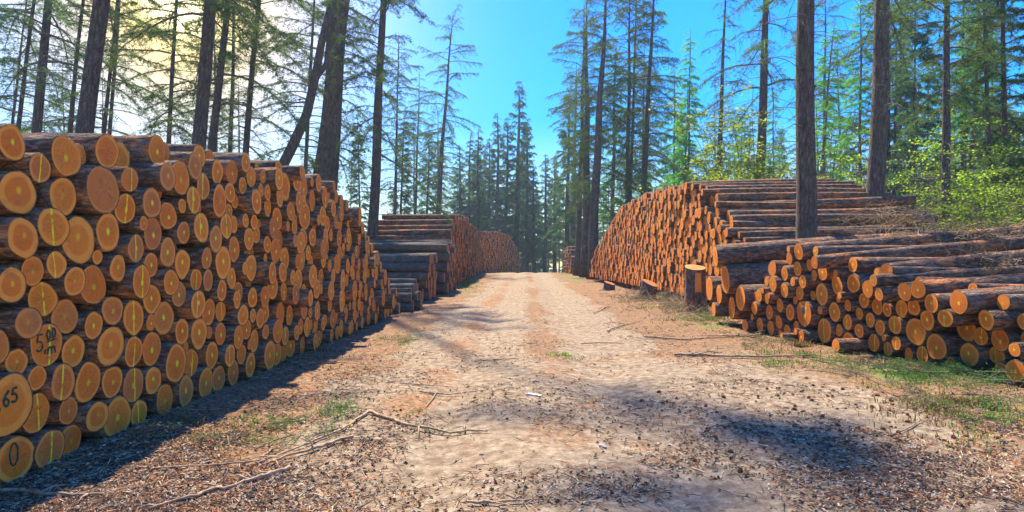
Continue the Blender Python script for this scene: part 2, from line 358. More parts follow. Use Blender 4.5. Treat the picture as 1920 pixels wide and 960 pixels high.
# ------------------------------------------------------------------ logs
def log_geo(r, L, rg, seg=28, rings=12, taper=.12, end_rings=3, mark=(0, 0, 0), tilt=0.0):
    """front sawn face at x=0 (normal +x), body towards -x. Returns bark and end arrays"""
    a = np.arange(seg) * 2 * np.pi / seg
    ph = [rg.uniform(0, 6.28) for _ in range(5)]; am = [rg.uniform(0, .065), rg.uniform(0, .04), rg.uniform(0, .022), rg.uniform(0, .015), .008]
    out = 1 + sum(am[k] * np.cos((k + 2) * a + ph[k]) for k in range(5))
    xs = -L * (np.linspace(0, 1, rings) ** 1.15)
    rr = r * (1 - taper * (-xs / L))
    bow = rg.uniform(-.012, .012) * L; bow2 = rg.uniform(-.008, .008) * L
    u = -xs / L
    rn_ = rg.uniform(0, 1), rg.uniform(0, 1), rg.uniform(0, 1)
    nn = 1 + (np.random.RandomState(rg.randint(0, 10 ** 6)).rand(rings, seg) - .5) * (.03 if rings > 5 else 0)
    nn[0] = 1
    Y = rr[:, None] * out[None] * nn * np.cos(a)[None] + (bow * 4 * u * (1 - u))[:, None] * (u > 0)[:, None]
    Z = rr[:, None] * out[None] * nn * np.sin(a)[None] + (bow2 * 4 * u * (1 - u))[:, None]
    X = np.broadcast_to(xs[:, None], Y.shape).copy(); X[0] += tilt * Y[0]
    V = np.stack([X, Y, Z], -1).reshape(-1, 3)
    i = np.arange(rings - 1)[:, None] * seg; j = np.arange(seg)[None]; k = (j + 1) % seg
    Qb = np.stack([i + j, i + seg + j, i + seg + k, i + k], -1).reshape(-1, 4)
    # bark rim annulus on the face
    inner = .95
    Vi = np.stack([tilt * out * r * inner * np.cos(a) + .001, out * r * inner * np.cos(a), out * r * inner * np.sin(a)], -1)
    nV = len(V); V2 = np.vstack([V, Vi, [[-L, 0, 0]]]); jj = np.arange(seg); kk = (jj + 1) % seg
    Qr = np.stack([jj, kk, nV + kk, nV + jj], -1)
    Tb = np.stack([(rings - 1) * seg + kk, (rings - 1) * seg + jj, np.full(seg, nV + seg)], -1)
    bark = dict(V=V2, Q=np.vstack([Qb, Qr]), T=Tb, lco=V2, mark=mark, rn=rn_)
    # sawn end
    pts = []; nco = []
    fr = np.linspace(1, 0, end_rings + 1)[:-1]
    for f in fr:
        y = out * r * inner * f * np.cos(a); z = out * r * inner * f * np.sin(a)
        pts.append(np.stack([tilt * y + .003 * (1 - f), y, z], -1)); nco.append(np.stack([f * np.cos(a), f * np.sin(a), a * 0], -1))
    pts.append(np.array([[.003, 0, 0]])); nco.append(np.zeros((1, 3)))
    P = np.concatenate(pts); NC = np.concatenate(nco)
    Qe = []
    for q in range(end_rings - 1): Qe.append(np.stack([q * seg + jj, q * seg + kk, (q + 1) * seg + kk, (q + 1) * seg + jj], -1))
    Te = np.stack([(end_rings - 1) * seg + jj, (end_rings - 1) * seg + kk, np.full(seg, end_rings * seg)], -1)
    end = dict(V=P, Q=np.vstack(Qe) if Qe else None, T=Te, lco=P, nco=NC, mark=mark, rn=rn_)
    return bark, end, rn_

LOGS = []     # dict(stack, pos, r, L, yaw, pitch, mark, text, score)
def add_log(stack, pos, r, L, yaw, pitch=0., mark=(0, 0, 0), **k):
    LOGS.append(dict(stack=stack, pos=np.array(pos, float), r=float(r), L=L, yaw=yaw, pitch=pitch, mark=mark, **k))

def pack(prof, y0, y1, rgen, fixed, rg, nmax=900):
    """drop discs one by one into the lowest free pocket below the outline prof(y)"""
    P = [tuple(p) for p in fixed]; new = []; fails = 0
    while len(new) < nmax and fails < 14:
        r = rgen(); A = np.array(P) if P else np.zeros((0, 3))
        c = [(y, r) for y in np.arange(y0 + r, y1 - r, r * .7)]
        if len(A):
            dy = np.sqrt(np.maximum((A[:, 2] + r) ** 2 - (r - A[:, 1]) ** 2, 0)); m = A[:, 1] < A[:, 2] * 2 + 2 * r
            c += [(y, r) for y in (A[:, 0] + dy)[m]] + [(y, r) for y in (A[:, 0] - dy)[m]]
            act = A[A[:, 1] > pack.low - .9] if len(new) else A
            D = np.hypot(act[:, None, 0] - act[None, :, 0], act[:, None, 1] - act[None, :, 1])
            I, J = np.where((D < act[:, None, 2] + act[None, :, 2] + 2 * r) & (D > 1e-6))
            k = act[I, 0] < act[J, 0]; I = I[k]; J = J[k]
            a = act[I]; b = act[J]; d = np.hypot(b[:, 0] - a[:, 0], b[:, 1] - a[:, 1]); ra = a[:, 2] + r; rb = b[:, 2] + r
            t = (d * d + ra * ra - rb * rb) / (2 * d); h = np.sqrt(np.maximum(ra * ra - t * t, 0))
            ux = (b[:, 0] - a[:, 0]) / d; uz = (b[:, 1] - a[:, 1]) / d
            c += list(zip(a[:, 0] + ux * t - uz * h, a[:, 1] + uz * t + ux * h))
        C = np.array(c); C = C[(C[:, 1] >= r - 1e-6) & (C[:, 0] > y0 + r) & (C[:, 0] < y1 - r)]
        C = C[C[:, 1] + r < prof(C[:, 0]) + .06]
        C = C[np.argsort(C[:, 1])]; ok = None
        for s in range(0, len(C), 60):
            cc = C[s:s + 60]
            if len(A):
                dd = np.hypot(cc[:, None, 0] - A[None, :, 0], cc[:, None, 1] - A[None, :, 1]) - A[None, :, 2] - r
                g = dd.min(1) > -.006
            else: g = np.ones(len(cc), bool)
            if g.any(): ok = cc[np.argmax(g)]; break
        if ok is None: fails += 1; continue
        P.append((ok[0], ok[1], r)); new.append((ok[0], ok[1], r)); pack.low = ok[1]
    return new
pack.low = 0

# --- big stack on the left: near logs read off the photograph, on the real plane of the stack's face
def left_x(Y): return -3.54 + .027 * (Y - 4.4)
LH1 = [(55,170,88,1,0),(315,235,98,.6,0),(563,243,78,.3,0),(190,292,72,0,1),(85,408,110,.5,0),(300,425,92,.2,0),(490,397,116,0,0),(615,345,63,0,1),(795,333,68,.5,0),(860,342,80,.4,0),(924,283,65,.4,0),(1030,310,58,.7,0),(1100,312,58,.6,0),(1167,265,46,.4,0),(1190,333,50,.7,0),(1150,373,43,.5,0),
(594,483,75,1,1),(720,457,72,1,0),(797,518,68,1,0),(920,447,70,.5,1),(965,382,62,0,1),(1040,448,80,.2,0),(1090,408,50,.8,0),(1112,447,38,0,0),(110,622,97,.3,0),(255,570,95,0,1),(372,632,113,.4,0),(512,592,90,1,0),(725,603,78,1,0),(645,672,68,1,1),(870,597,57,1,0),(957,567,77,1,1),(1023,635,68,1,0),(1072,562,65,0,1),
(1108,558,45,0,0),(1180,490,50,1,0),(1205,548,40,0,0),(155,778,73,.3,0),(268,748,66,0,1),(795,690,73,1,0),(715,750,60,1,0),(980,718,55,1,0),(1110,675,65,1,0),(1055,732,80,1,0),(1180,627,57,1,0),(563,770,65,.5,0),(865,745,75,1,0),(57,845,88,.5,0),(357,828,70,.3,0),(440,845,98,.4,0),(203,912,87,0,1),(673,830,82,1,1),
(810,835,62,1,0),(930,820,55,0,1),(985,822,55,0,0),(715,904,72,1,0),(848,897,63,1,0),(1097,812,53,1,0),(1190,762,68,.6,0),(1130,875,47,1,0),(1052,870,55,1,0),(1197,905,50,1,0)]
LH2 = [(535,65,72,.4,0),(315,88,87,.2,0),(632,92,88,1,1),(777,95,85,1,0),(137,115,78,.2,0),(220,218,105,0,1,'five'),(450,137,68,1,0),(348,257,80,.7,0),(525,250,102,.5,0),(-25,232,88,0,0),(632,265,78,0,1),(722,248,85,1,0),(862,157,65,1,0),(938,25,71,1,1),(943,177,78,1,0),(987,68,65,1,0),(1045,60,50,0,1),(1043,172,55,1,0),
(1152,80,52,.3,0),(1127,193,60,1,0),(1167,145,50,1,0),(1205,200,58,.5,0),(58,508,150,0,0,'sixfive'),(75,760,115,0,0,'zero'),(295,415,92,0,1),(420,400,98,.5,0),(533,432,82,.5,0),(630,433,90,.6,1),(730,410,72,.8,0),(835,315,95,1,0),(908,318,70,.6,1),(1000,285,68,1,0),(1093,295,58,0,1),(1137,280,50,.3,0),(1187,320,62,1,0),
(183,572,100,0,1),(330,557,70,.4,0),(465,575,77,.2,0),(553,605,105,.6,0),(240,755,98,0,1),(340,703,82,.2,0),(655,577,65,0,1),(770,522,80,.4,0),(877,467,80,1,0),(978,422,78,.8,0),(1042,410,65,.6,0),(1107,380,65,.5,0)]
hand = []
for oy, L_ in ((200, LH1), (560, LH2)):
    for e in L_: hand.append((e[0] / 2.527, oy + e[1] / 2.527, e[2] / 2.527, e[3], e[4], e[5] if len(e) > 5 else None))
def fit(hand, plane, prng, floor=.0, sweeps=6):
    """find how far each log sticks out so that neighbours in the stack do not intersect"""
    n = len(hand); opts = np.linspace(prng[0], prng[1], 15)
    def place(e, p):
        k = (e[0] - 960) / F; Y, X = plane(k, p); return np.array([X, Y, CAMH - (e[1] - 480) / F * Y, e[2] / F * Y])
    C = np.array([[place(e, p) for p in opts] for e in hand]); cur = np.full(n, 7)
    for s in range(sweeps):
        for i in range(n):
            o = C[np.arange(n), cur]; o = np.delete(o, i, 0); c = C[i]
            d = np.hypot(c[:, None, 1] - o[None, :, 1], c[:, None, 2] - o[None, :, 2]); ov = np.maximum(c[:, None, 3] + o[None, :, 3] - d, 0)
            cur[i] = np.argmin((ov ** 2).sum(1) * 30 + .02 * opts ** 2 + 10 * np.maximum(floor + c[:, 3] - c[:, 2], 0) ** 2)
    o = C[np.arange(n), cur].copy()
    for s in range(120):
        d = o[:, None, 1:3] - o[None, :, 1:3]; dist = np.hypot(d[..., 0], d[..., 1]) + np.eye(n); ov = np.maximum((o[:, None, 3] + o[None, :, 3]) * .985 - dist, 0); np.fill_diagonal(ov, 0)
        o[:, 1:3] += (d / dist[..., None] * ov[..., None]).sum(1) * .3; o[:, 3] -= ov.sum(1) * .012
        o[:, 2] = np.maximum(o[:, 2], floor + o[:, 3] * .96)
    return o
def left_plane(k, p):
    Y = (-3.54 - .027 * 4.4 + p) / (k - .027); return Y, k * Y
HL = fit(hand, left_plane, (-.20, .20))
rg = random.Random(5)
for e, o in zip(hand, HL):
    add_log('left', o[:3], o[3], 5.0, rg.uniform(-.02, .02), rg.uniform(-.008, .008), (e[3], e[4], 0 if e[5] or rg.random() > .25 else rg.uniform(.15, .4)), text=e[5])
lp = [(2, 2.4), (4.7, 2.5), (6, 2.75), (8.1, 2.95), (10.7, 2.98), (11.9, 2.8), (12.8, 2.55), (14.4, 1.9), (15.5, 1.25), (16.6, .6), (17.2, .1)]
lprof = lambda y: np.interp(y, [a for a, b in lp], [b for a, b in lp])
fx_ = [(o[1], o[2], o[3]) for o in HL]
rg2 = random.Random(3)
Ymax = 7.35
newL = pack(lprof, Ymax, 17.3, lambda: min(.25, max(.095, rg2.gauss(.152, .035))), fx_, rg2, 420)
for (y, z, r) in newL:
    p = rg2.gauss(0, .06) if rg2.random() < .88 else rg2.uniform(-.2, .3)
    add_log('left', (left_x(y) + p, y, z), r, 5.0, rg2.uniform(-.025, .025), rg2.uniform(-.01, .01), (rg2.choice([1, 1, .8, .5, 0]), 1 if rg2.random() < .05 else 0, 0 if rg2.random() > .2 else rg2.uniform(.1, .4)))
# just outside the frame on the left the stack goes on
newN = pack(lambda y: 2.4 + 0 * y, 2.2, 4.5, lambda: rg2.uniform(.14, .22), fx_, rg2, 60)
for (y, z, r) in newN: 
    if y < 4.25 + 0 * z: add_log('left', (left_x(y) - .12, y, z), r, 5.0, rg2.uniform(-.02, .02), 0, (1, 0, 0), edge=True)

def gapfill(stack, ya, yb, prof, rmin, rmax, seed, xf, yaw, L, n=60000):
    rs = np.random.RandomState(seed); A = np.array([(l['pos'][1], l['pos'][2], l['r']) for l in LOGS if l['stack'] == stack])
    y = rs.uniform(ya, yb, n); z = rs.uniform(.08, 3., n); k = z < prof(y) - .10; y = y[k]; z = z[k]; d = np.full(len(y), 9.)
    for a in A: d = np.minimum(d, np.hypot(y - a[0], z - a[1]) - a[2])
    d = np.minimum(d, z); q = random.Random(seed); cnt = 0
    while cnt < 160:
        i = int(np.argmax(d)); rr_ = min(d[i], rmax) * .99
        if rr_ < rmin: break
        add_log(stack, (xf(y[i]) - q.uniform(-.05, .22) * (1 if yaw < 1 else -1), y[i], z[i]), rr_, L, yaw + q.uniform(-.02, .02), 0, (q.choice([1, .7, .4, 0]), 0, 0)); cnt += 1
        d = np.minimum(d, np.hypot(y - y[i], z - z[i]) - rr_)
gapfill('left', 3.6, 16.8, lprof, .062, .19, 4, left_x, 0.0, 5.0)

# --- stack on the right, read off the photograph too
RH = [(62,487,43,0,0),(157,460,50,.6,0),(153,265,45,.6,0),(205,285,35,.5,0),(122,348,45,.6,0),(222,375,52,1,0),(293,330,47,.5,0),(245,187,55,.8,0),(323,118,50,.5,0),(322,228,53,.8,0),(410,85,52,.8,0),(443,172,47,1,0),(425,247,50,.5,0),(360,375,57,.5,0),(458,390,92,.5,1,'blue'),(233,483,50,.6,0),(283,443,47,.6,0),(303,535,23,1,1),(342,508,47,.5,0),(443,535,43,1,0),
(570,258,78,1,0),(518,265,35,0,0),(523,43,45,.6,0),(490,60,40,0,0),(520,130,37,.6,0),(577,110,60,1,0),(355,22,40,.5,0),(673,195,68,1,0),(783,205,68,.8,0),(600,490,90,0,1),(560,358,30,.6,0),(658,387,67,1,0),(748,335,40,1,0),(748,445,58,.6,1),(693,508,47,1,0),(665,605,50,0,0),(748,598,63,1,0),(822,392,45,1,0),(858,305,60,.8,0),(825,500,55,1,0),
(878,220,60,.7,0),(916,163,42,.5,0),(890,437,57,1,0),(910,573,65,0,1),(950,265,47,.6,0),(935,347,60,1,0),(1020,250,55,1,0),(997,355,50,1,0),(965,480,60,.4,0),(1000,120,70,1,0),(1005,610,50,0,1),(1055,470,68,.5,1),(1073,597,50,0,1),(1100,343,60,.6,1),(1125,240,65,1,0),(1183,343,60,1,0),(1185,487,95,1,0),(1215,230,65,1,0),(1157,642,43,.5,0),
(1245,688,60,0,1),(1268,440,73,1,0),(1300,315,68,1,0),(1330,620,95,1,0),(1388,410,65,.4,1),(1435,728,43,0,1),(1480,315,82,1,0),(1530,490,88,1,0),(1545,668,83,1,0),(1630,537,60,1,1),(1668,428,68,1,0),(1738,665,65,0,1),(1760,560,75,1,0),(1857,625,50,1,0),(1860,767,77,1,0),(1925,440,60,1,0),(1950,560,66,.5,0),(1950,690,66,1,0)]
rh = [(1380 + e[0] / 3.556, 480 + e[1] / 3.556, e[2] / 3.556, e[3], e[4], e[5] if len(e) > 5 else None) for e in RH]
rh += [(1497, 472, 16.6, 1, 0, None), (1480, 484, 12, .5, 0, None)]
bigl = [(1330, 541, 22, .3, 0, None), (1348, 552, 18, .3, 0, None), (1360, 524, 26, 0, 0, 'big'), (1388, 559, 25, .3, 0, None), (1372, 577, 22, 0, 0, None), (1341, 480, 21, 0, 0, 'big'), (1338, 580, 14, 0, 0, None)]
def right_plane(k, p):
    Y = (4.9 + 3.71 + p) / (k + .283); return Y, k * Y
HR = fit(rh + bigl, right_plane, (-.3, .55))
for i, (e, o) in enumerate(zip(rh + bigl, HR)):
    Yq = o[1]; zz = o[2]
    yaw = math.pi + R(rg.uniform(1.0, 4.5)) if i < len(rh) else math.pi - R(4); pit = R(min(6.0, max(0.3, 1.0 + 3.2 * zz - .25 * (Yq - 7)))) + R(rg.uniform(-.4, .4))
    add_log('right' if i < len(rh) else 'rightbig', o[:3], o[3], 6.5 if zz > .5 and i < len(rh) else 5.0, yaw, pit * 1.0, (e[3], e[4], 0), text=e[5] if e[5] != 'big' else None)
rA = np.array([(o[1], o[2] + o[3]) for o in HR[:len(rh)]])
def rprof(y): return np.array([max([0.] + [b for a, b in rA if abs(a - v) < .28]) for v in y])
gapfill('right', 7.6, 12.9, rprof, .055, .17, 6, lambda y: 4.9 + (13.1 - y) * .283, math.pi + .04, 5.0, 16000)
# long logs lying across the back of the right stack, behind the near ends
for j, (x, y, Y, r, L) in enumerate([(1560, 470, 12.6, .13, 8), (1600, 474, 11.9, .14, 8), (1700, 478, 11.2, .12, 7)]):
    p = px(x, y, Y); add_log('right', p, r, L, math.pi + R(2 + j), R(1.6), (0, 0, 0))

# --- tall stack beyond the stump on the right
def mid_x(Y): return 5.1 + (40 - Y) * .054
mp = [(15.6, .5), (16.3, 1.35), (17.1, 1.9), (17.8, 2.45), (18.7, 3.0), (19.4, 3.55), (20.6, 4.1), (21.5, 4.2), (23.7, 4.25), (26.8, 4.35), (31.3, 4.15), (34.4, 3.2), (38.4, 1.9), (40.2, .7)]
mprof = lambda y: np.interp(y, [a for a, b in mp], [b - .25 for a, b in mp])
rg3 = random.Random(9)
near_step = lambda: min(.23, max(.10, rg3.gauss(.155, .03)))
mids = pack(mprof, 15.5, 40.3, near_step, [], rg3, 900)
MG = .22
for (y, z, r) in mids:
    surf = z + r > mprof(y) - .35 and y < 22
    p = rg3.gauss(0, .035) + (rg3.uniform(-.35, .1) if surf else 0)
    add_log('mid', (mid_x(y) - p, y, z + MG), r, 5.2 + rg3.uniform(-.3, .9) * surf, math.pi + rg3.uniform(-.03, .03) * (2 if surf else 1), rg3.uniform(-.002, .03) * (1.0 if surf else .2), (.7 if rg3.random() < .4 else 0, 0, 0), bonus=2.6 if surf else 1)
# --- dark older stacks and the far stacks on the left
def hexfill(prof, y0, y1, r, rg):
    out = []; z = r; k = 0
    while z < 5.5:
        y = y0 + r + (k % 2) * r
        while y < y1 - r:
            if z + r * .6 < prof(y): out.append((y + rg.uniform(-.2, .2) * r, z + rg.uniform(-.15, .15) * r, r * rg.uniform(.82, 1.06)))
            y += 2 * r
        z += r * 1.74; k += 1
    return out
rg4 = random.Random(21)
for (y0, y1, prf, X0, L, r) in ((17.4, 19.3, [(17.4, .35), (17.8, .75), (19.3, .9)], -2.85, 4.0, .15), (21.3, 24.6, [(21.3, 1.2), (21.6, 1.62), (24.6, 1.7)], -3.0, 5.4, .19), (25.2, 29.3, [(25.2, 2.0), (25.6, 2.25), (29.3, 2.35)], -2.72, 5.7, .2)):
    f = lambda y: np.interp(y, [a for a, b in prf], [b for a, b in prf])
    for (y, z, rr_) in pack(f, y0, y1, lambda: rg4.uniform(.75, 1.25) * r, [], rg4, 90):
        add_log('dark', (X0 + rg4.gauss(0, .08), y, z), rr_, L, rg4.uniform(-.03, .03), rg4.uniform(-.012, .012), (0, 0, rg4.uniform(.6, 1.)), bonus=1.9 if y < 26 else 1.2)
cp = [(30.4, 1.2), (31, 2.2), (32.3, 3.3), (33.6, 3.95), (39, 4.2), (50, 3.9), (56, 2.8), (60, 1.2)]
cprof = lambda y: np.interp(y, [a for a, b in cp], [b for a, b in cp])
for (y, z, r) in hexfill(cprof, 30.3, 60, .17, rg4):
    add_log('farleft', (-3.15 + (y - 33) * .013 + rg4.gauss(0, .08), y, z + float(base_h(-3, y))), r, 4.0, rg4.uniform(-.02, .02), rg4.uniform(-.01, .01), (0, 0, .0))
dprof = lambda s: np.interp(s, [0, 1, 8, 12, 16, 18.5], [3.3, 4.3, 4.5, 4.4, 3.4, 1.6])
ang = math.atan2(4.4, 18)
for (s_, z, r) in hexfill(dprof, 0, 18.5, .17, rg4):
    y = 60.5 + s_ * math.cos(ang); x = -3.2 + s_ * math.sin(ang)
    add_log('fardown', (x + rg4.gauss(0, .08), y, z + float(base_h(x, y))), r, 5.0, -ang, rg4.uniform(-.01, .01), (0, 0, rg4.choice([0, .3])))
for (y, z, r) in hexfill(lambda y: np.interp(y, [55, 56.5, 62, 64], [1.2, 2.5, 2.7, 1.5]), 55, 64, .18, rg4):
    add_log('farright', (5.35 + rg4.gauss(0, .1), y, z + float(base_h(5, y))), r, 4.5, math.pi + rg4.uniform(-.04, .04), rg4.uniform(-.01, .02), (0, 0, rg4.choice([.3, .7])))

def log_matrix(l): return Matrix.Translation(Vector(l['pos'])) @ Euler((0, l['pitch'], l['yaw']), 'XYZ').to_matrix().to_4x4()
for l in LOGS:
    c = l['pos']; k = c[0] / c[1]
    l['score'] = l['r'] / c[1] * l.get('bonus', 1) if (abs((k * F)) < 990 and not l.get('edge')) else 0
LOGS.sort(key=lambda l: -l['score'])
SINGLE = [l for l in LOGS[:312] if l['score'] > 0]; REST = [l for l in LOGS if not any(l is s for s in SINGLE)]

def ordn(n):
    w = ['first', 'second', 'third', 'fourth', 'fifth', 'sixth', 'seventh', 'eighth', 'ninth', 'tenth', 'eleventh', 'twelfth']
    return w[n - 1] if n <= 12 else f"{n}{'th' if 10 < n % 100 < 14 else {1: 'st', 2: 'nd', 3: 'rd'}.get(n % 10, 'th')}"
SN = {'left': 'big left stack', 'right': 'front right stack', 'rightbig': 'thick logs by stump', 'mid': 'tall stack behind stump', 'dark': 'weathered dark stacks', 'farleft': 'far left stack'}
GR = {'left': 'logs of the big stack on the left', 'right': 'logs of the front stack on the right', 'rightbig': 'thick logs beside the stump', 'mid': 'logs of the tall stack beyond the stump', 'dark': 'old dark logs on the left verge', 'farleft': 'logs of the far left stack'}
INK = simple('green_ink', (.005, .05, .03), (.01, .09, .05), 30, .6, .1)
INKB = simple('blue_green_ink', (.01, .10, .11), (.02, .16, .15), 30, .6, .1)
def arc(cx, cy, rx, ry, a0, a1, n=14): return [(cx + rx * math.cos(R(a0 + (a1 - a0) * i / n)), cy + ry * math.sin(R(a0 + (a1 - a0) * i / n))) for i in range(n + 1)]
FIVE = [[(.9, 1.9), (.25, 1.95), (.15, 1.15)] + arc(.42, .62, .48, .55, 118, -145)]
SIX = [[(.95, 2.0), (.45, 1.55), (.12, .9)] + arc(.52, .5, .4, .48, 170, -190, 18)]
ZERO = [arc(.5, 1., .42, .95, 80, 455, 22)]
EM = [[(0, 0), (.05, .8)], arc(.3, .45, .25, .38, 175, 0, 8) + [(.56, 0)], arc(.82, .45, .26, .38, 175, 0, 8) + [(1.12, 0.05)]]
def place_str(S_, ox, oy, sc): return [[(ox + x * sc, oy + y * sc) for x, y in s] for s in S_]
TXT = {
 'five': place_str(FIVE, -.66, -.28, .42) + place_str([[(.0, .1), (-.12, -.3)]], -.1, -.28, .5) + place_str(ZERO, -.02, .22, .24) + place_str(ZERO, .32, .28, .24) + place_str([[(0, 0), (.6, .1)]], .0, .12, 1.0) + place_str(EM, .05, -.48, .42),
 'sixfive': place_str([[(0, 0), (-.08, -.25)]], -.42, .0, .6) + place_str(SIX, -.28, .0, .25) + place_str(FIVE, .08, .05, .25),
 'zero': place_str(ZERO, -.38, -.26, .52),
 'blue': [arc(-.1, .32, .16, .2, 0, 400, 12), [(-.25, .5), (.1, .1)], [(.12, .5), (-.12, -.05)], [(-.3, .3), (.18, .28)]]}
def ink_mesh(strokes, r, wd):
    nb = NB()
    for s in strokes:
        s = np.array(s); q_ = np.linspace(0, len(s) - 1, max(8, 2 * len(s))); s = np.stack([np.interp(q_, range(len(s)), s[:, i]) for i in (0, 1)], -1); s = s + np.random.RandomState(len(s)).randn(*s.shape) * .007
        P = s * r * .93; T = np.gradient(P, axis=0); T /= np.linalg.norm(T, axis=1)[:, None] + 1e-9
        N = np.stack([-T[:, 1], T[:, 0]], -1) * wd * r / 2 * (.65 + .8 * np.random.RandomState(3).rand(len(P), 1)); n = len(P)
        A = P + N; B = P - N; x = np.full((n, 1), .0085)
        V = np.vstack([np.hstack([x, A]), np.hstack([x, B]), np.hstack([x - .004, A]), np.hstack([x - .004, B])]); i = np.arange(n - 1)
        nb.add(V, np.vstack([np.stack([n + i, n + i + 1, i + 1, i], -1), np.stack([i, i + 1, 2 * n + i + 1, 2 * n + i], -1), np.stack([3 * n + i, 3 * n + i + 1, n + i + 1, n + i], -1)]))
    return nb
# layers and places for the labels
from collections import defaultdict
lay = defaultdict(list)
for l in SINGLE: lay[(l['stack'], int(l['pos'][2] / .31))].append(l)
for k, L_ in lay.items():
    L_.sort(key=lambda l: l['pos'][1])
    for i, l in enumerate(L_): l['lab'] = (k[1] + 1, i + 1)
rg5 = random.Random(77)
qs = {s: np.quantile([l['r'] for l in SINGLE if l['stack'] == s], [.33, .67]) for s in set(l['stack'] for l in SINGLE)}
for l in SINGLE:
    o = empty('log', l['pos'], (0, l['pitch'], l['yaw']))
    near = l['pos'][1] < 12
    b, e, _ = log_geo(l['r'], l['L'], rg5, 36 if near else 24, 22 if l['stack'] in ('right', 'rightbig', 'mid', 'dark') else 14, mark=l['mark'], end_rings=4 if near else 2, tilt=rg5.uniform(-.06, .06) if not l.get('text') else 0)
    nb = NB(); nb.add(b['V'], b['Q'], b['T'], lco=b['lco'], mark=b['mark'], rn=b['rn']); nb.build('bark', BARK, o)
    nb = NB(); nb.add(e['V'], e['Q'], e['T'], lco=e['lco'], nco=e['nco'], mark=e['mark'], rn=e['rn']); ce = nb.build('cut_end', WOOD, o)
    t = l.get('text')
    q = qs[l['stack']]; sz = 'slim' if l['r'] < q[0] else 'thick' if l['r'] > q[1] else 'mid-sized'
    mk = 'dot and stripe' if l['mark'][0] > .55 and l['mark'][1] else 'yellow stripe' if l['mark'][1] else 'yellow dot' if l['mark'][0] > .55 else 'faint yellow centre' if l['mark'][0] > .15 else 'weathered end' if l['mark'][2] > .5 else 'unmarked end'
    la, ps = l['lab']; ln = 'bottom' if la == 1 else ordn(la)
    if t == 'five': lab = 'log end with 5,00 m written in green and a yellow stripe'
    elif t == 'sixfive': lab = 'very thick log end at the left edge with 65 written in green'
    elif t == 'zero': lab = 'log end on the ground with a green 0 drawn on it'
    elif t == 'blue': lab = 'thick log in the front right stack with a blue green scribble on its end'
    else: lab = f"{sz} log with {mk}, {ordn(ps)} from near end, {ln} layer, {SN[l['stack']]}"
    tag(o, lab, 'log', GR[l['stack']])
    if t: ink_mesh(TXT[t], l['r'], .06 if t != 'blue' else .1).build('written_mark', INKB if t == 'blue' else INK, ce)
nb = NB()
for l in REST:
    far = l['pos'][1] > 28
    b, e, _ = log_geo(l['r'], l['L'], rg5, 10 if far else 16, 3 if far else 6, mark=l['mark'], end_rings=1)
    Mx = np.array(log_matrix(l)); 
    tr = lambda V: V @ Mx[:3, :3].T + Mx[:3, 3]
    nb.add(tr(b['V']), b['Q'], b['T'], 0, lco=b['lco'], mark=b['mark'], rn=b['rn'], nco=(0, 0, 0))
    nb.add(tr(e['V']), e['Q'], e['T'], 1, lco=e['lco'], nco=e['nco'], mark=e['mark'], rn=e['rn'])
o = nb.build('stacked_logs', [BARK, WOOD]); tag(o, 'smaller and farther logs packed in the stacks along the forest road', 'logs', kind='stuff')
print('logs single', len(SINGLE), 'rest', len(REST))

# ------------------------------------------------------------------ trees
def wiggle_path(h, rg, amp=.25, n=12):
    z = np.linspace(0, h, n); a, b, c, d = [rg.uniform(0, 6.28) for _ in range(4)]
    return np.stack([amp * (np.sin(z / h * 3 + a) - math.sin(a)) * .5 + amp * .15 * np.sin(z * .8 + b), amp * (np.sin(z / h * 2.6 + c) - math.sin(c)) * .5 + amp * .15 * np.sin(z * .7 + d), z], -1)
def needle_tris(P, D, n, ln, wd, rg):
    """n tufts along points P (k,3) w/ dirs D"""
    k = len(P); idx = rg.randint(0, k, n); c = P[idx] + rg.randn(n, 3) * .015; d = D[idx] + rg.randn(n, 3) * .55; d[:, 2] -= .25
    d /= np.linalg.norm(d, axis=1)[:, None]; s = np.cross(d, rg.randn(n, 3)); s /= np.linalg.norm(s, axis=1)[:, None] + 1e-9
    L = ln * (.6 + .8 * rg.rand(n))[:, None]; W = wd * (.6 + .8 * rg.rand(n))[:, None]
    V = np.stack([c - s * W * .5, c + s * W * .5, c + d * L], 1).reshape(-1, 3)
    return V, np.arange(3 * n).reshape(-1, 3)
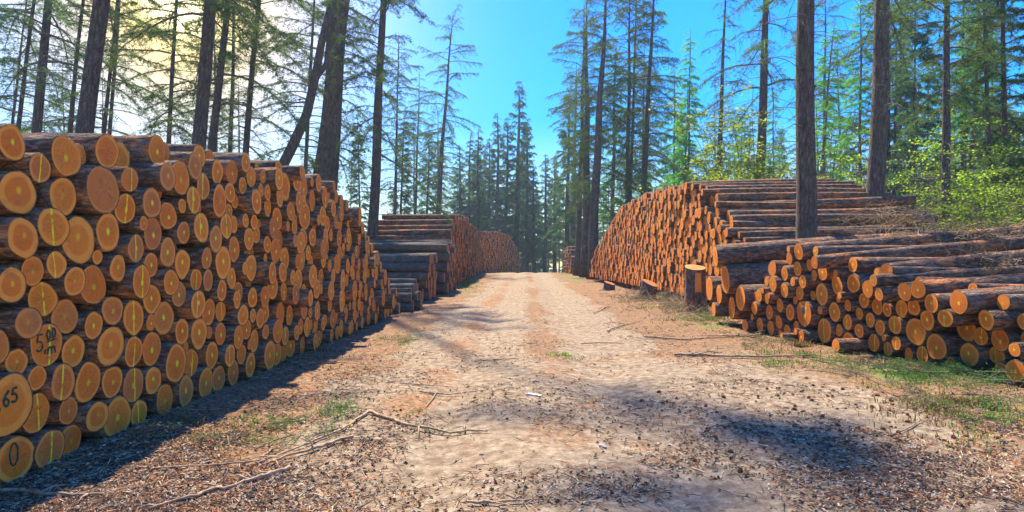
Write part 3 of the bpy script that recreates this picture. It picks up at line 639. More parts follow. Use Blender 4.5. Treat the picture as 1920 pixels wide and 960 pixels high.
def conifer(seed, h, r0, cb, spread, nbr, dead_from, ndead, dens, shape='tall', nl=.10, nw=.022, leafm=NEEDLE, barkm=TRUNK, fork=False):
    rg = random.Random(seed); rs = np.random.RandomState(seed)
    root = empty('tree_master')
    P = wiggle_path(h, rg, .13, 16)
    rad = r0 * (1 - P[:, 2] / h) ** (.75 if h < 30 else 1.4) + .012; rad[0] *= 1.25
    nb = NB(); V, Q, T = tube(P, rad, 12); 
    V[:, :2] += (rs.rand(len(V), 2) - .5) * r0 * .10; nb.add(V, Q, T); tnb = nb
    at = lambda z: np.array([np.interp(z, P[:, 2], P[:, i]) for i in range(3)]); rat = lambda z: float(np.interp(z, P[:, 2], rad))
    wb = NB(); fb = NB()
    def limb(z, L, az, rise, droop, leafy, rb):
        n = 9; t = np.linspace(0, 1, n); u = np.array([math.cos(az), math.sin(az), 0]); sgn = rs.randn() * .12; side = np.array([-u[1], u[0], 0])
        p = at(z) + u * rat(z) * .6 + (t * L)[:, None] * u + (sgn * L * t ** 2)[:, None] * side
        p[:, 2] += L * (rise * t - droop * t ** 2) + rs.randn(n).cumsum() * .012 * L; 
        V, Q, T = tube(p, (rb if leafy else rb * .75) * (1 - t * .85) + .003, 4, False); wb.add(V, Q)
        m = max(3, int(L * (5.5 if leafy else 2.6)))
        pts = []; dirs = []
        for q in range(m):
            tt = .18 + .82 * (q + rs.rand()) / m if leafy else .25 + .75 * rs.rand()
            c = np.array([np.interp(tt, t, p[:, i]) for i in range(3)])
            s = 1 if q % 2 else -1; tl = (.22 + .34 * L * (1 - tt) * .6 + .1 * rs.rand()) * (1 if leafy else .9)
            d = u * .75 + side * s * (.9 + .3 * rs.randn()); d = d / np.linalg.norm(d)
            k = 5; a = np.linspace(0, 1, k); tw = c + (a * tl)[:, None] * d; tw[:, 2] -= tl * (.3 + .8 * rs.rand()) * a ** 1.5
            if leafy: 
                pts.append(tw); dirs.append(np.repeat(d[None], k, 0))
                if rs.rand() < .4: V, Q, T = tube(tw[::2], np.array([.006, .004, .002]), 3, False); wb.add(V, Q)
            else:
                V, Q, T = tube(tw, .006 * (1 - a * .7), 3, False); wb.add(V, Q)
                if rs.rand() < .5:
                    h2 = tw[3] + np.array([0, 0, -1]) * np.linspace(0, .35, 4)[:, None] + d * np.linspace(0, .15, 4)[:, None]; V, Q, T = tube(h2, .003, 3, False); wb.add(V, Q)
        if leafy:
            pts.append(p[3:]); dirs.append(np.repeat(u[None], n - 3, 0))
            Pp = np.concatenate(pts); Dd = np.concatenate(dirs); N = int(dens * L * (1.2 + L * .5))
            # jitter along twigs
            V, T = needle_tris(Pp, Dd, N, nl, nw, rs); V = V + np.repeat(rs.randn(N, 3) * .035, 3, 0)
            fb.add(V, None, T, rn=np.repeat(np.stack([rs.rand(N)] * 3, -1), 3, 0))
    for q in range(nbr):
        t = (q + rs.rand() * .6) / nbr; z = min(cb + (h - cb) * t ** .92 * .985 + rs.randn() * .15, h * .99); f = (h - z) / (h - cb)
        if shape == 'tall': L = spread * (.35 + .65 * math.sin(min(1, f * 1.25 + .05) * math.pi * .55)) * (.35 + .9 * rs.rand()); rise, dr = .05 + .35 * (1 - f) + .15 * rs.randn(), .38 * f + .1 + .12 * rs.rand()
        elif shape == 'spruce': L = spread * (f ** .8 * .95 + .05) * (.5 + .65 * rs.rand()); rise, dr = -.12 + .55 * (1 - f) + .1 * rs.randn(), .25 * f
        else: L = spread * (f ** .7 * .85 + .12) * (.5 + .6 * rs.rand()); rise, dr = .12, .3
        limb(z, max(L, .15), q * 2.4 + rs.randn() * 1.0, rise, dr, True, .012 + .009 * L)
    for q in range(ndead):
        z = dead_from + (cb + 1.5 - dead_from) * (q + rs.rand()) / max(ndead, 1)
        limb(z, spread * (.35 + .65 * rs.rand()) * .8, q * 2.4 + rs.randn() * .7, .12 + .2 * rs.rand(), .3 + .35 * rs.rand(), False, .008 + .010 * rs.rand())
    for q in range(0 if shape == 'spruce' else 16):      # snapped stubs on the lower trunk
        z = rs.uniform(.9, 7); az = rs.rand() * 6.28; u = np.array([math.cos(az), math.sin(az), .15]); c = at(z) + u * rat(z) * .7
        V, Q, T = tube([c, c + u * (.06 + .16 * rs.rand() + rat(z) * .4)], [.022, .003], 5); tnb.add(V, Q, T)
    tnb.build('trunk', barkm, root)
    wb.build('branches', TWIG, root, False); fb.build('foliage', leafm, root, False)
    root['r0'] = r0; root['h'] = h
    return root
PRO = {
 'pineA': conifer(101, 24, .21, 8.0, 3.4, 62, 2.6, 30, 115, 'tall', .12, .024),
 'pineB': conifer(102, 22, .19, 6.2, 2.9, 64, 2.4, 28, 125, 'tall', .12, .024),
 'pineC': conifer(103, 25, .22, 9.5, 3.8, 46, 4.5, 26, 90, 'tall', .12, .024),
 'dense': conifer(104, 21, .19, 5.0, 2.3, 86, 1.6, 14, 330, 'tall', .14, .028),
 'spruceA': conifer(105, 19, .18, 3.0, 2.3, 110, 1.2, 12, 320, 'spruce', .14, .03, NEEDLEB),
 'spruceB': conifer(106, 16, .14, 1.6, 1.9, 100, .8, 6, 320, 'spruce', .14, .03, NEEDLEB),
 'larch': conifer(107, 18, .11, 4.0, 2.1, 90, 2.5, 12, 300, 'thin', .10, .024, LARCH, TRUNKL),
 'tower': conifer(109, 38.5, .30, 33.2, 1.7, 22, 3.0, 60, 260, 'tall', .14, .03),  # out-of-view crown, shaped and set high so its shadow lands on the road
 'bare': conifer(108, 20, .13, 12.5, 2.0, 26, 2.0, 60, 90, 'thin', .12, .024),
}
for p in PRO.values(): p['cnt'] = 0
# kind name, px at base ref y, ref y, px at y=0 (lean), width px (at ref), Y, proto, label
TREES = [
 (22,235,52,6,34,'bare','thin bare trunk nearest the left edge of the photo'),
 (33,240,62,8,30,'pineA','slim trunk second from the left edge behind the stack'),
 (68,250,88,17,25,'pineC','grey trunk rising above the thick log ends on the far left'),
 (128,250,150,9,31,'bare','slim bare trunk left of the thick pale trunk'),
 (160,260,192,29,17,'pineC','thickest trunk at left, standing close behind the big stack'),
 (192,262,218,8,33,'pineB','left one of a thin pair right of the thickest left trunk'),
 (207,262,226,8,36,'bare','right one of a thin pair right of the thickest left trunk'),
 (318,280,336,9,32,'pineA','slim trunk standing alone just under the sun glare'),
 (370,285,393,25,20,'pineC','thick trunk right of the sun glare, behind the big stack'),
 (397,287,428,15,26,'pineA','leaning trunk close behind the thick one at the glare'),
 (435,285,446,9,34,'bare','slim bare trunk right of the glare'),
 (460,290,487,12,30,'pineB','slim leaning trunk with needle sprays, above the stack middle'),
 (572,330,588,8,38,'pineB','thin trunk just right of the leaning forked tree'),
 (592,335,625,17,31,'bare','left trunk of the dark pair over the left stack end'),
 (608,340,644,26,28.8,'tower','thick right trunk of the dark pair over the left stack end'),
 (628,360,648,10,37,'pineB','slim trunk right behind the dark pair'),
 (697,450,721,18,29.8,'pineB','tall dense conifer over the weathered dark stacks'),
 (738,445,752,5,58,'bare','thin distant trunk left of the far log stack'),
 (752,400,764,5,60,'spruceB','thin distant spruce second left of the far stack'),
 (778,390,786,5,62,'bare','thin distant trunk third left of the far stack'),
 (800,388,808,5,64,'spruceB','thin distant spruce above the far stack left end'),
 (823,388,850,9,59,'pineA','tall pale slender conifer above the far left stack'),
 (862,430,866,7,86,'spruceB','small pointed spruce right of the tall slender conifer'),
 (898,430,902,7,86,'spruceB','pointed spruce over the far left stack right half'),
 (930,430,934,8,82,'spruceB','spruce over the reddest far stack'),
 (968,440,976,10,84,'spruceA','tall pointed spruce left of the road opening'),
 (880,430,883,7,84,'spruceB','narrow spruce between the far left stack and the pointed one'),
 (914,430,917,6,88,'spruceA','thin spruce squeezed between two pointed ones over the far stack'),
 (947,440,951,8,85,'spruceA','ragged spruce just left of the tall pointed one'),
 (988,455,991,8,87,'spruceA','broad spruce just right of the tall pointed one'),
 (1022,470,1026,7,88,'spruceA','slender spruce left of the distant one at the road opening'),
 (1062,465,1068,8,66,'spruceA','spruce filling the gap left of the dense trio'),
 (1074,462,1080,9,69,'pineB','tall thin conifer touching the dense trio from the left'),
 (1150,420,1154,8,52,'larch','light green larch behind the left shoulder of the tall stack'),
 (1002,470,1003,7,84,'spruceB','low spruce in the middle of the road opening'),
 (1040,470,1040,7,90,'spruceA','distant spruce right of the road opening middle'),
 (1083,460,1096,10,50,'pineA','slimmer left trunk of the dense trio at the road end'),
 (1098,465,1105,15,46,'pineB','thick middle trunk of the dense trio at the road end'),
 (1113,462,1131,17,42,'pineB','tall dark trunk right of the trio, left of the tall stack'),
 (1176,372,1184,9,44,'pineB','left one of two dark trunks behind the tall stack'),
 (1181,372,1192,7,47,'pineA','thin trunk touching the left dark one behind the tall stack'),
 (1208,362,1224,11,43,'pineB','right one of two dark trunks behind the tall stack'),
 (1283,345,1296,5,52,'larch','slim light green larch behind the tall stack'),
 (1262,345,1262,5,58,'larch','fainter light green larch left of the slim one'),
 (1345,340,1361,10,38,'bare','slim trunk with arching bare branches behind the tall stack'),
 (1425,340,1438,17,31,'pineC','dark straight trunk behind the right end of the tall stack'),
 (1512,445,1515,33,14.9,'pineC','thickest trunk on the right, in front of the long logs'),
 (1540,340,1566,6,44,'larch','thin tilted larch just right of the thickest right trunk'),
 (1612,390,1620,6,40,'larch','thin bright larch left of the second thickest trunk'),
 (1640,385,1651,29,19.5,'pineC','second thickest trunk on the right, beyond the long logs'),
 (1675,380,1678,6,40,'spruceA','thin trunk just right of the second thickest trunk'),
 (1712,420,1713,6,36,'spruceA','thin trunk amid grey twigs on the right'),
 (1773,430,1780,14,27,'pineA','dark straight trunk among the yellow green bushes'),
 (1818,400,1830,8,34,'larch','slim trunk right of the dark straight one'),
 (1862,430,1846,8,28,'bare','thin forked trunk tilting left near the right edge'),
 (1886,400,1877,10,28,'dense','straight slim trunk closest to the right edge'),
]
KIND = {'pineA': 'pine_tree', 'pineB': 'pine_tree', 'pineC': 'pine_tree', 'dense': 'fir_tree', 'spruceA': 'spruce_tree', 'spruceB': 'spruce_tree', 'larch': 'larch_tree', 'tower': 'pine_tree', 'bare': 'pine_tree'}
used = set()
def plant(proto, loc, rotz, sc, lean, wf, label, group):
    p = PRO[proto]
    o = copy_tree(p)
    o.name = KIND[proto]; o.location = loc
    q = Euler((lean[0], lean[1], 0)).to_matrix() @ Euler((0, 0, rotz)).to_matrix(); o.rotation_euler = q.to_euler(); o.scale = (sc, sc, sc)
    for k in ('r0', 'h', 'cnt'):
        if k in o: del o[k]
    for c in o.children:
        c.name = c.name.split('.')[0]
        if c.name.startswith('trunk'): c.scale = (wf, wf, 1)
    tag(o, label, KIND[proto].replace('_', ' '), group); return o
rg6 = random.Random(31)
for (xb, yr, xt, wpx, Y, proto, lab) in TREES:
    k = (xb - 960) / F; zref = CAMH - (yr - 480) / F * Y; X = k * Y
    slope = ((xt - xb) / F * Y) / (yr / F * Y)          # metres sideways per metre up
    p = PRO[proto]; sc = rg6.uniform(.92, 1.1)
    if proto == 'tower': sc = 1.0
    if proto.startswith('spruce'): sc *= {968: 1.5, 1002: .95, 862: 1.05, 898: 1.35, 930: 1.35, 1040: 1.0, 880: 1.3, 914: 1.0, 947: 1.15, 988: 1.2}.get(xb, 1.0)
    x0 = X - slope * zref; z0 = float(base_h(x0, Y))
    wf = (wpx / F * Y / 2) / (p['r0'] * sc * .88)
    plant(proto, (x0, Y, z0 - .1), rg6.uniform(0, 6.28), sc, (rg6.uniform(-.01, .01), math.atan(slope)), wf, lab, 'trees')
# forked leaning tree
def leaning():
    root = empty('leaning_tree'); Y = 26.; nb = NB()
    pts = [px(x, y, Y) for x, y in ((505, 600), (512, 420), (520, 330), (548, 275), (575, 215), (590, 150), (603, 80), (620, 10), (632, -80), (640, -190))]
    n = len(pts); V, Q, T = tube(pts, np.linspace(.27, .10, n), 12); nb.add(V, Q, T)
    V, Q, T = tube([px(590, 150, Y), px(612, 120, Y), px(618, 60, Y + .3), px(640, -60, Y + .5)], [.13, .12, .10, .06], 8); nb.add(V, Q, T)
    nb.build('trunk', TRUNK, root)
    rs = np.random.RandomState(4); wb = NB(); fb = NB(); P = np.array(pts)
    for q in range(34):
        t = .3 + .7 * q / 34; c = np.array([np.interp(t * (n - 1), range(n), P[:, i]) for i in range(3)]); az = q * 2.4; L = 1.2 + 1.6 * rs.rand(); a = np.linspace(0, 1, 7)
        u = np.array([math.cos(az), math.sin(az), 0]); p = c + (a * L)[:, None] * u; p[:, 2] += L * (.2 * a - .45 * a ** 2)
        V, Q, T = tube(p, .022 * (1 - .8 * a), 4, False); wb.add(V, Q)
        for k in range(8):
            d = rs.randn(3) * .5 + u * .4; c2 = p[1 + k % 6]; tw = c2 + np.linspace(0, .45, 4)[:, None] * d; tw[:, 2] -= np.linspace(0, .3, 4) ** 1.2; V, Q, T = tube(tw, .005, 3, False); wb.add(V, Q)
            if q > 12: V, T = needle_tris(tw, np.repeat(d[None], 4, 0), 24, .12, .026, rs); V += np.repeat(rs.randn(24, 3) * .05, 3, 0); fb.add(V, None, T, rn=np.repeat(np.stack([rs.rand(24)] * 3, -1), 3, 0))
    wb.build('branches', TWIG, root, False); fb.build('foliage', NEEDLE, root, False)
    tag(root, 'old conifer leaning right with a forked trunk behind the left stack', 'tree', 'trees')
leaning()
# woods further off
def fill(n, xr, yr, kinds, group, label, mind, rg, avoid=lambda x, y: False, scr=(.85, 1.15)):
    pts = []
    tries = 0
    while len(pts) < n and tries < 4000:
        tries += 1; x = rg.uniform(*xr); y = rg.uniform(*yr)
        if avoid(x, y) or any((x - a) ** 2 + (y - b) ** 2 < mind ** 2 for a, b in pts): continue
        pts.append((x, y)); kd = rg.choice(kinds)
        plant(kd, (x, y, float(base_h(x, y)) - .1), rg.uniform(0, 6.28), rg.uniform(*scr), (rg.uniform(-.02, .02), rg.uniform(-.02, .03)), rg.uniform(.8, 1.15), label, group)
rg7 = random.Random(13)
fill(38, (13, 62), (36, 85), ['pineB', 'larch', 'larch', 'pineB', 'pineA', 'spruceB', 'larch', 'bare'], 'conifers of the wood on the right', 'one of the many conifers crowding the wood behind the right hand stacks', 3.2, rg7, lambda x, y: x / y < .2 or x / y > .95)
fill(32, (9, 70), (85, 125), ['spruceA', 'dense', 'spruceB', 'spruceA', 'larch'], 'far conifers on the right', 'far conifer closing the view deep in the wood on the right', 3.4, rg7, lambda x, y: x / y < .115)
fill(14, (-62, -9), (52, 95), ['pineA', 'pineB', 'bare', 'spruceB', 'pineC'], 'thin conifers of the open wood on the left', 'one of the slim conifers in the open wood far behind the left stack', 4, rg7, lambda x, y: x / y > -.10 or x / y < -.9)
fill(46, (-13, 16), (96, 150), ['spruceA', 'spruceB', 'dense', 'spruceA', 'bare'], 'trees beyond the crest of the road', 'hazy conifer of the dark wood beyond the crest of the road', 1.8, rg7, lambda x, y: x / y < -.12 or x / y > .135, (.85, 1.2))
for p in PRO.values():
    for c in list(p.children): bpy.data.objects.remove(c)
    bpy.data.objects.remove(p)

# ------------------------------------------------------------------ shrubs and undergrowth
def shrub_mesh(seed, h, sp, nst, nleaf, ls, leafm, name):
    rs = np.random.RandomState(seed); root = empty(name); wb = NB(); fb = NB()
    for q in range(nst):
        az = rs.rand() * 6.28; n = 8; t = np.linspace(0, 1, n); lean = sp * (.2 + .8 * rs.rand()); hh = h * (.55 + .45 * rs.rand())
        p = np.stack([math.cos(az) * lean * t ** 1.3, math.sin(az) * lean * t ** 1.3, hh * t - .1], -1) + rs.randn(n, 3).cumsum(0) * .03
        V, Q, T = tube(p, .016 * (1 - .8 * t) + .002, 4, False); wb.add(V, Q); P = []; 
        for k in range(20):
            c = p[2 + rs.randint(0, n - 2)]; d = rs.randn(3); d[2] *= .15; d /= np.linalg.norm(d); L = .3 + .8 * rs.rand(); tw = c + np.linspace(0, L, 4)[:, None] * d
            V, Q, T = tube(tw, .004, 3, False); wb.add(V, Q); P.append(tw)
        if nleaf:
            P = np.concatenate(P); N = nleaf // nst; c = P[rs.randint(0, len(P), N)] + rs.randn(N, 3) * .07
            d = rs.randn(N, 3); d[:, 2] *= .4; d /= np.linalg.norm(d, axis=1)[:, None]; s = np.cross(d, np.array([0, 0, 1.]) + rs.randn(N, 3) * .4); s /= np.linalg.norm(s, axis=1)[:, None]
            L = ls * (.6 + .8 * rs.rand(N))[:, None]
            V = np.stack([c - d * L * .5, c + s * L * .32, c + d * L * .5, c - s * L * .32], 1).reshape(-1, 3)
            fb.add(V, np.arange(4 * N).reshape(-1, 4), rn=np.repeat(np.stack([rs.rand(N)] * 3, -1), 4, 0))
    wb.build('stems', TWIG, root, False)
    if nleaf: fb.build('foliage', leafm, root, False)
    return root
SH = {'beech': shrub_mesh(1, 3.6, 2.3, 11, 2600, .085, BEECH, 'beech_bush'), 'sapling': shrub_mesh(2, 6.0, 2.6, 9, 3300, .09, BEECH, 'beech_sapling'),
      'dry': shrub_mesh(3, 2.2, 1.3, 16, 1300, .06, DRYLEAF, 'dry_bush'), 'twiggy': shrub_mesh(4, 5.5, 1.8, 26, 260, .05, DRYLEAF, 'bare_shrub')}
SP = [('beech', 1215, 47, 1.0, 'yellow green bush behind the left half of the tall stack'), ('beech', 1245, 44, 1.0, 'yellow green bush left of the slim larch'), ('sapling', 1275, 50, 1.1, 'tall light green sapling behind the tall stack top'),
      ('sapling', 1340, 46, 1.35, 'pale sapling between two slim trunks behind the tall stack'), ('beech', 1395, 36, 1.2, 'green bush behind the right end of the tall stack'), ('sapling', 1460, 34, 1.25, 'green sapling left of the thickest right trunk'),
      ('beech', 1545, 29, 1.25, 'bright bush right of the thickest right trunk'), ('sapling', 1590, 33, 1.35, 'light sapling between the two thickest right trunks'), ('twiggy', 1610, 27, .9, 'grey twiggy shrub between the two thickest right trunks'), ('twiggy', 1690, 24, 1.0, 'grey twiggy shrub right of the second thickest trunk'),
      ('twiggy', 1745, 26, 1.0, 'grey twiggy shrub left of the dark straight trunk'), ('dry', 1690, 17.5, 1.0, 'low dry bush at the back end of the long logs'), ('dry', 1760, 17, 1.05, 'low dry bush under the dark straight trunk'), ('dry', 1830, 16.5, 1.1, 'low dry bush right of the dark straight trunk'), ('dry', 1905, 16, 1.1, 'low dry bush at the right edge'),
      ('beech', 1745, 22, 1.0, 'yellow green bush left of the dark straight trunk'), ('beech', 1810, 21, 1.15, 'large yellow green bush beside the dark straight trunk'), ('sapling', 1850, 24, 1.15, 'tall yellow green sapling near the right edge'), ('beech', 1900, 20, 1.2, 'yellow green bush at the right edge'), ('sapling', 1925, 27, 1.3, 'tall sapling cut by the right edge'), ('sapling', 1775, 30, 1.35, 'tall sapling behind the dark straight trunk'),
      ('beech', 1150, 62, .8, 'small bush at the foot of the dense trio')]
for i, (kd, x, Y, sc, lab) in enumerate(SP):
    o = copy_tree(SH[kd]); o.name = {'beech': 'beech_bush', 'sapling': 'beech_sapling', 'dry': 'dry_bush', 'twiggy': 'bare_shrub'}[kd]
    X = (x - 960) / F * Y; o.location = (X, Y, float(base_h(X, Y))); o.rotation_euler = (0, 0, i * 1.7); o.scale = (sc, sc, sc)
    tag(o, lab, 'bush' if kd != 'sapling' else 'sapling', 'undergrowth on the right')
rg8 = random.Random(5)
for i in range(64):
    kd = rg8.choice(['beech', 'sapling', 'beech', 'twiggy']); Y = rg8.uniform(28, 60); k = rg8.uniform(.24, .86); o = copy_tree(SH[kd]); o.name = {'beech': 'beech_bush', 'sapling': 'beech_sapling', 'twiggy': 'bare_shrub'}[kd]
    o.location = (k * Y, Y, float(base_h(k * Y, Y))); o.rotation_euler = (0, 0, rg8.uniform(0, 6)); s_ = rg8.uniform(1.0, 1.7); o.scale = (s_, s_, s_)
    tag(o, {'beech': 'leafy yellow green bush deep in the wood on the right', 'sapling': 'leafy light green sapling deep in the wood on the right', 'twiggy': 'leafless twiggy shrub deep in the wood on the right'}[kd], 'bush' if kd != 'sapling' else 'sapling', {'beech': 'green bushes deep in the right wood', 'sapling': 'saplings deep in the right wood', 'twiggy': 'twiggy shrubs deep in the right wood'}[kd])
for p in SH.values():
    for c in list(p.children): bpy.data.objects.remove(c)
    bpy.data.objects.remove(p)
# small firs seen above the stack on the left
def young_fir(x, y_top, Y, lab, seed):
    ztop = CAMH - (y_top - 480) / F * Y
    o = conifer(seed, ztop, .06, .6, ztop * .2, 60, .3, 2, 190, 'spruce', .12, .024, NEEDLEB)
    X = (x - 960) / F * Y; o.location = (X, Y, 0); o.name = 'young_fir'
    for k in ('r0', 'h'): del o[k]
    tag(o, lab, 'young fir', 'young firs behind the left stack')
young_fir(118, 120, 36, 'young fir left of the thickest left trunk', 201); young_fir(252, 248, 38, 'tiny fir tip just above the stack left of the glare', 202); young_fir(493, 285, 40, 'young fir tip above the stack left of the leaning tree', 203)
young_fir(85, 215, 40, 'small fir tip between the two left trunks', 204)

# ------------------------------------------------------------------ stumps
def stump(pos, r, h, tilt, lab, strip, sl=.27):
    root = empty('tree_stump', pos, (tilt, tilt * .4, rg8.uniform(0, 1) if not strip else 0)); seg = 40; a = np.arange(seg) * 2 * np.pi / seg
    out = 1 + .05 * np.cos(2 * a + 1) + .04 * np.cos(3 * a) + .02 * np.cos(7 * a + 2)
    zs = np.array([-.15, 0, .06, .15, .3, .6, .85, 1.0]) * h; fl = np.array([1.5, 1.35, 1.2, 1.1, 1.04, 1.0, .99, .98]); fl2 = 1 + (fl[:, None] - 1) * (1 + .5 * np.cos(5 * a)[None])
    V = np.stack([r * out * fl2 * np.cos(a), r * out * fl2 * np.sin(a), np.broadcast_to(zs[:, None], fl2.shape)], -1).reshape(-1, 3)
    V[:, 2] += sl * V[:, 1] * np.clip((V[:, 2] / h - .6) / .4, 0, 1)
    n = len(zs); i = np.arange(n - 1)[:, None] * seg; j = np.arange(seg)[None]; k = (j + 1) % seg; Q = np.stack([i + j, i + k, i + seg + k, i + seg + j], -1).reshape(-1, 4)
    nb = NB(); nb.add(V, Q, lco=V[:, [2, 0, 1]], mark=(0, 0, 1.0 if not strip else .5), rn=(.3, .4, .2)); nb.build('bark', BARK, root)
    fr = [1, .7, .35]; pts = np.concatenate([np.stack([r * out * f * .98 * np.cos(a), r * out * f * .98 * np.sin(a), np.full(seg, h + .002)], -1) for f in fr] + [np.array([[0, 0, h + .004]])])
    pts[:, 2] += sl * pts[:, 1]
    nc = np.concatenate([np.stack([f * np.cos(a), f * np.sin(a), 0 * a], -1) for f in fr] + [np.zeros((1, 3))]); jj = np.arange(seg); kk = (jj + 1) % seg
    Qe = np.vstack([np.stack([q * seg + jj, q * seg + kk, (q + 1) * seg + kk, (q + 1) * seg + jj], -1) for q in range(2)]); Te = np.stack([2 * seg + jj, 2 * seg + kk, np.full(seg, 3 * seg)], -1)
    nb = NB(); nb.add(pts, Qe, Te, lco=pts, nco=nc, mark=(0, 0, .12 if strip else .75), rn=(.1, .9, .5)); nb.build('cut_top', WOOD, root)
    if strip:
        nb = NB(); aa = np.linspace(R(-106), R(-70), 7); zz = np.linspace(.45, .93, 5) * h; of = lambda t: 1 + .05 * math.cos(2 * t + 1) + .04 * math.cos(3 * t) + .02 * math.cos(7 * t + 2)
        V = np.array([[(r * of(t) * 1.03 + .006) * math.cos(t), (r * of(t) * 1.03 + .006) * math.sin(t), z + sl * -r * max(0, z / h - .6) / .4] for z in zz for t in aa]); ii = np.arange(4)[:, None] * 7; jj = np.arange(6)[None]
        nb.add(V, np.stack([ii + jj, ii + jj + 1, ii + 8 + jj, ii + 7 + jj], -1).reshape(-1, 4), lco=V, nco=(.85, 0, 0), mark=(0, 0, 0), rn=(.7, .5, .5)); nb.build('bare_wood_strip', WOOD, root)
    tag(root, lab, 'stump', 'stumps')
def gz(x, y): return float(ground_h(x, y))
for (x, y, Y, r, h, t, lab, st) in ((1303, 574, 17.8, .28, 1.28, .0, 'tall stump with bright sawn top and a bare orange strip', True), (1213, 552, 23, .30, .62, .2, 'low dark stump with slanted top in front of the tall stack', False), (1142, 540, 29, .26, .35, .1, 'small dark stump at the road end of the tall stack', False)):
    X = (x - 960) / F * Y; stump((X, Y, gz(X, Y)), r, h, t, lab, st)

# ------------------------------------------------------------------ fallen sticks read off the photograph
def stick(pts, r, lab, name='fallen_branch', lift=.012, forks=()):
    root_pts = []
    for i, (x, y) in enumerate(pts):
        p = gpx(x, y); p[2] = gz(p[0], p[1]) + lift + r * .6; root_pts.append(p)
    P = np.array(root_pts); n = 14; t = np.linspace(0, len(P) - 1, n * (len(P) - 1) // 1); Pp = np.stack([np.interp(t, range(len(P)), P[:, i]) for i in range(3)], -1)
    rs = np.random.RandomState(int(abs(P[0, 0] * 1000)) % 9999); m = len(Pp)
    Pp[:, 0] += np.interp(range(m), range(0, m, 3), rs.randn(len(range(0, m, 3))) * r * .7); Pp[:, 1] += np.interp(range(m), range(0, m, 4), rs.randn(len(range(0, m, 4))) * r * .9)
    Pp[:, 2] += np.abs(rs.randn(m)) * r * .15
    rad = r * .8 * np.linspace(1, .45, m) * (1 + .12 * rs.randn(m)); nb = NB(); V, Q, T = tube(Pp, rad, 8); nb.add(V, Q, T)
    for k in range(2 + m // 14):                     # knots and side twigs
        i = rs.randint(2, m - 2); d = np.array([rs.randn(), rs.randn(), .25]); d /= np.linalg.norm(d); L = r * rs.uniform(3, 16)
        V, Q, T = tube([Pp[i], Pp[i] + d * L * .5, Pp[i] + d * L + np.array([0, 0, -.2 * L])], [r * .45, r * .3, r * .12], 5); nb.add(V, Q, T)
    o = nb.build(name, STICK); tag(o, lab, 'branch', 'fallen branches on the ground')
STK = [([(688, 776), (760, 797), (840, 806), (905, 815)], .022, 'thick crooked branch lying right of the forked bunch of sticks'),
 ([(690, 776), (640, 815), (560, 848), (480, 876)], .017, 'long curved stick of the bunch at lower left, upper one'),
 ([(655, 829), (600, 848), (545, 862), (488, 882)], .019, 'stick lying just below the long curved one'),
 ([(640, 808), (600, 822), (585, 826)], .010, 'short thin stick above the long curved one'),
 ([(490, 871), (400, 878), (300, 881), (226, 882)], .010, 'long thin straight stick pointing to the left stack'),
 ([(512, 842), (500, 858), (480, 870)], .011, 'short upright looking twig at the bunch end'),
 ([(549, 887), (470, 912), (380, 935), (288, 962)], .021, 'thick branch in the lower left foreground'),
 ([(2, 930), (90, 936), (185, 937)], .018, 'stick in the shade at the lower left corner'),
 ([(1266, 666), (1350, 669), (1440, 671), (1522, 668)], .028, 'long dark branch in front of the right stack'),
 ([(1520, 668), (1570, 676), (1610, 688)], .012, 'thin stick continuing from the long dark branch'),
 ([(785, 736), (840, 735), (905, 734)], .013, 'straight stick left of the road middle'),
 ([(750, 722), (800, 724), (858, 722)], .010, 'thin stick just above the straight road stick'),
 ([(820, 732), (800, 760), (748, 782)], .008, 'pale thin twig crossing below the straight road stick'),
 ([(890, 671), (940, 674), (972, 676)], .014, 'stick lying on the violet patch of road'),
 ([(1090, 641), (1130, 643), (1170, 646)], .014, 'stick on the right wheel track'),
 ([(1210, 633), (1280, 636), (1350, 634), (1390, 628)], .022, 'long branch on the right verge before the mossy patch'),
 ([(1138, 622), (1165, 612), (1200, 604)], .022, 'pale forked stick on the right verge'),
 ([(1112, 590), (1130, 582), (1146, 576)], .022, 'short crooked stick beside the road, farther up'),
 ([(1335, 690), (1345, 700), (1362, 706)], .010, 'small curly twig below the long dark branch'),
 ([(1660, 650), (1655, 690), (1672, 712)], .009, 'curved thin twig standing in the greens at right'),
 ([(1690, 806), (1720, 792), (1752, 786)], .009, 'thin twig on the right foreground litter'),
 ([(575, 683), (640, 682), (690, 688)], .011, 'stick on the left verge near the stack foot'),
 ([(455, 730), (470, 733), (500, 740)], .010, 'short stick near the stack foot'),
 ([(1750, 752), (1762, 762), (1768, 772)], .012, 'short pale stick among the right cones'),
 ([(880, 952), (930, 957), (1000, 955)], .014, 'stick cut by the bottom edge of the photo'),
 ([(1440, 625), (1400, 632), (1320, 630)], .020, 'grey stick under the left end of the right stack')]
for s_ in STK: stick(*s_)
# pale wood chip on the road, stones
def chunk(x, y, sx, sy, sz, rz, mat, name, lab, cat, seed):
    rs = np.random.RandomState(seed); p = gpx(x, y); nb = NB(); g = []
    import itertools
    for a, b, c in itertools.product((-1, -.3, .4, 1), (-1, 0, 1), (-1, 1)): g.append((a * (1 - .15 * abs(b)), b * (1 - .25 * abs(a)), c * (1 - .3 * max(abs(a), abs(b)))))
    V = np.array(g) * (sx, sy, sz) * (1 + .18 * rs.randn(len(g), 1)); import bmesh
    bm = bmesh.new(); [bm.verts.new(v) for v in V]; bmesh.ops.convex_hull(bm, input=bm.verts); me = bpy.data.meshes.new(name); bm.to_mesh(me); bm.free(); me.materials.append(mat)
    o = bpy.data.objects.new(name, me); COL.objects.link(o); o.location = (p[0], p[1], gz(p[0], p[1]) + sz * .6); o.rotation_euler = (.05, .1, rz); tag(o, lab, cat)
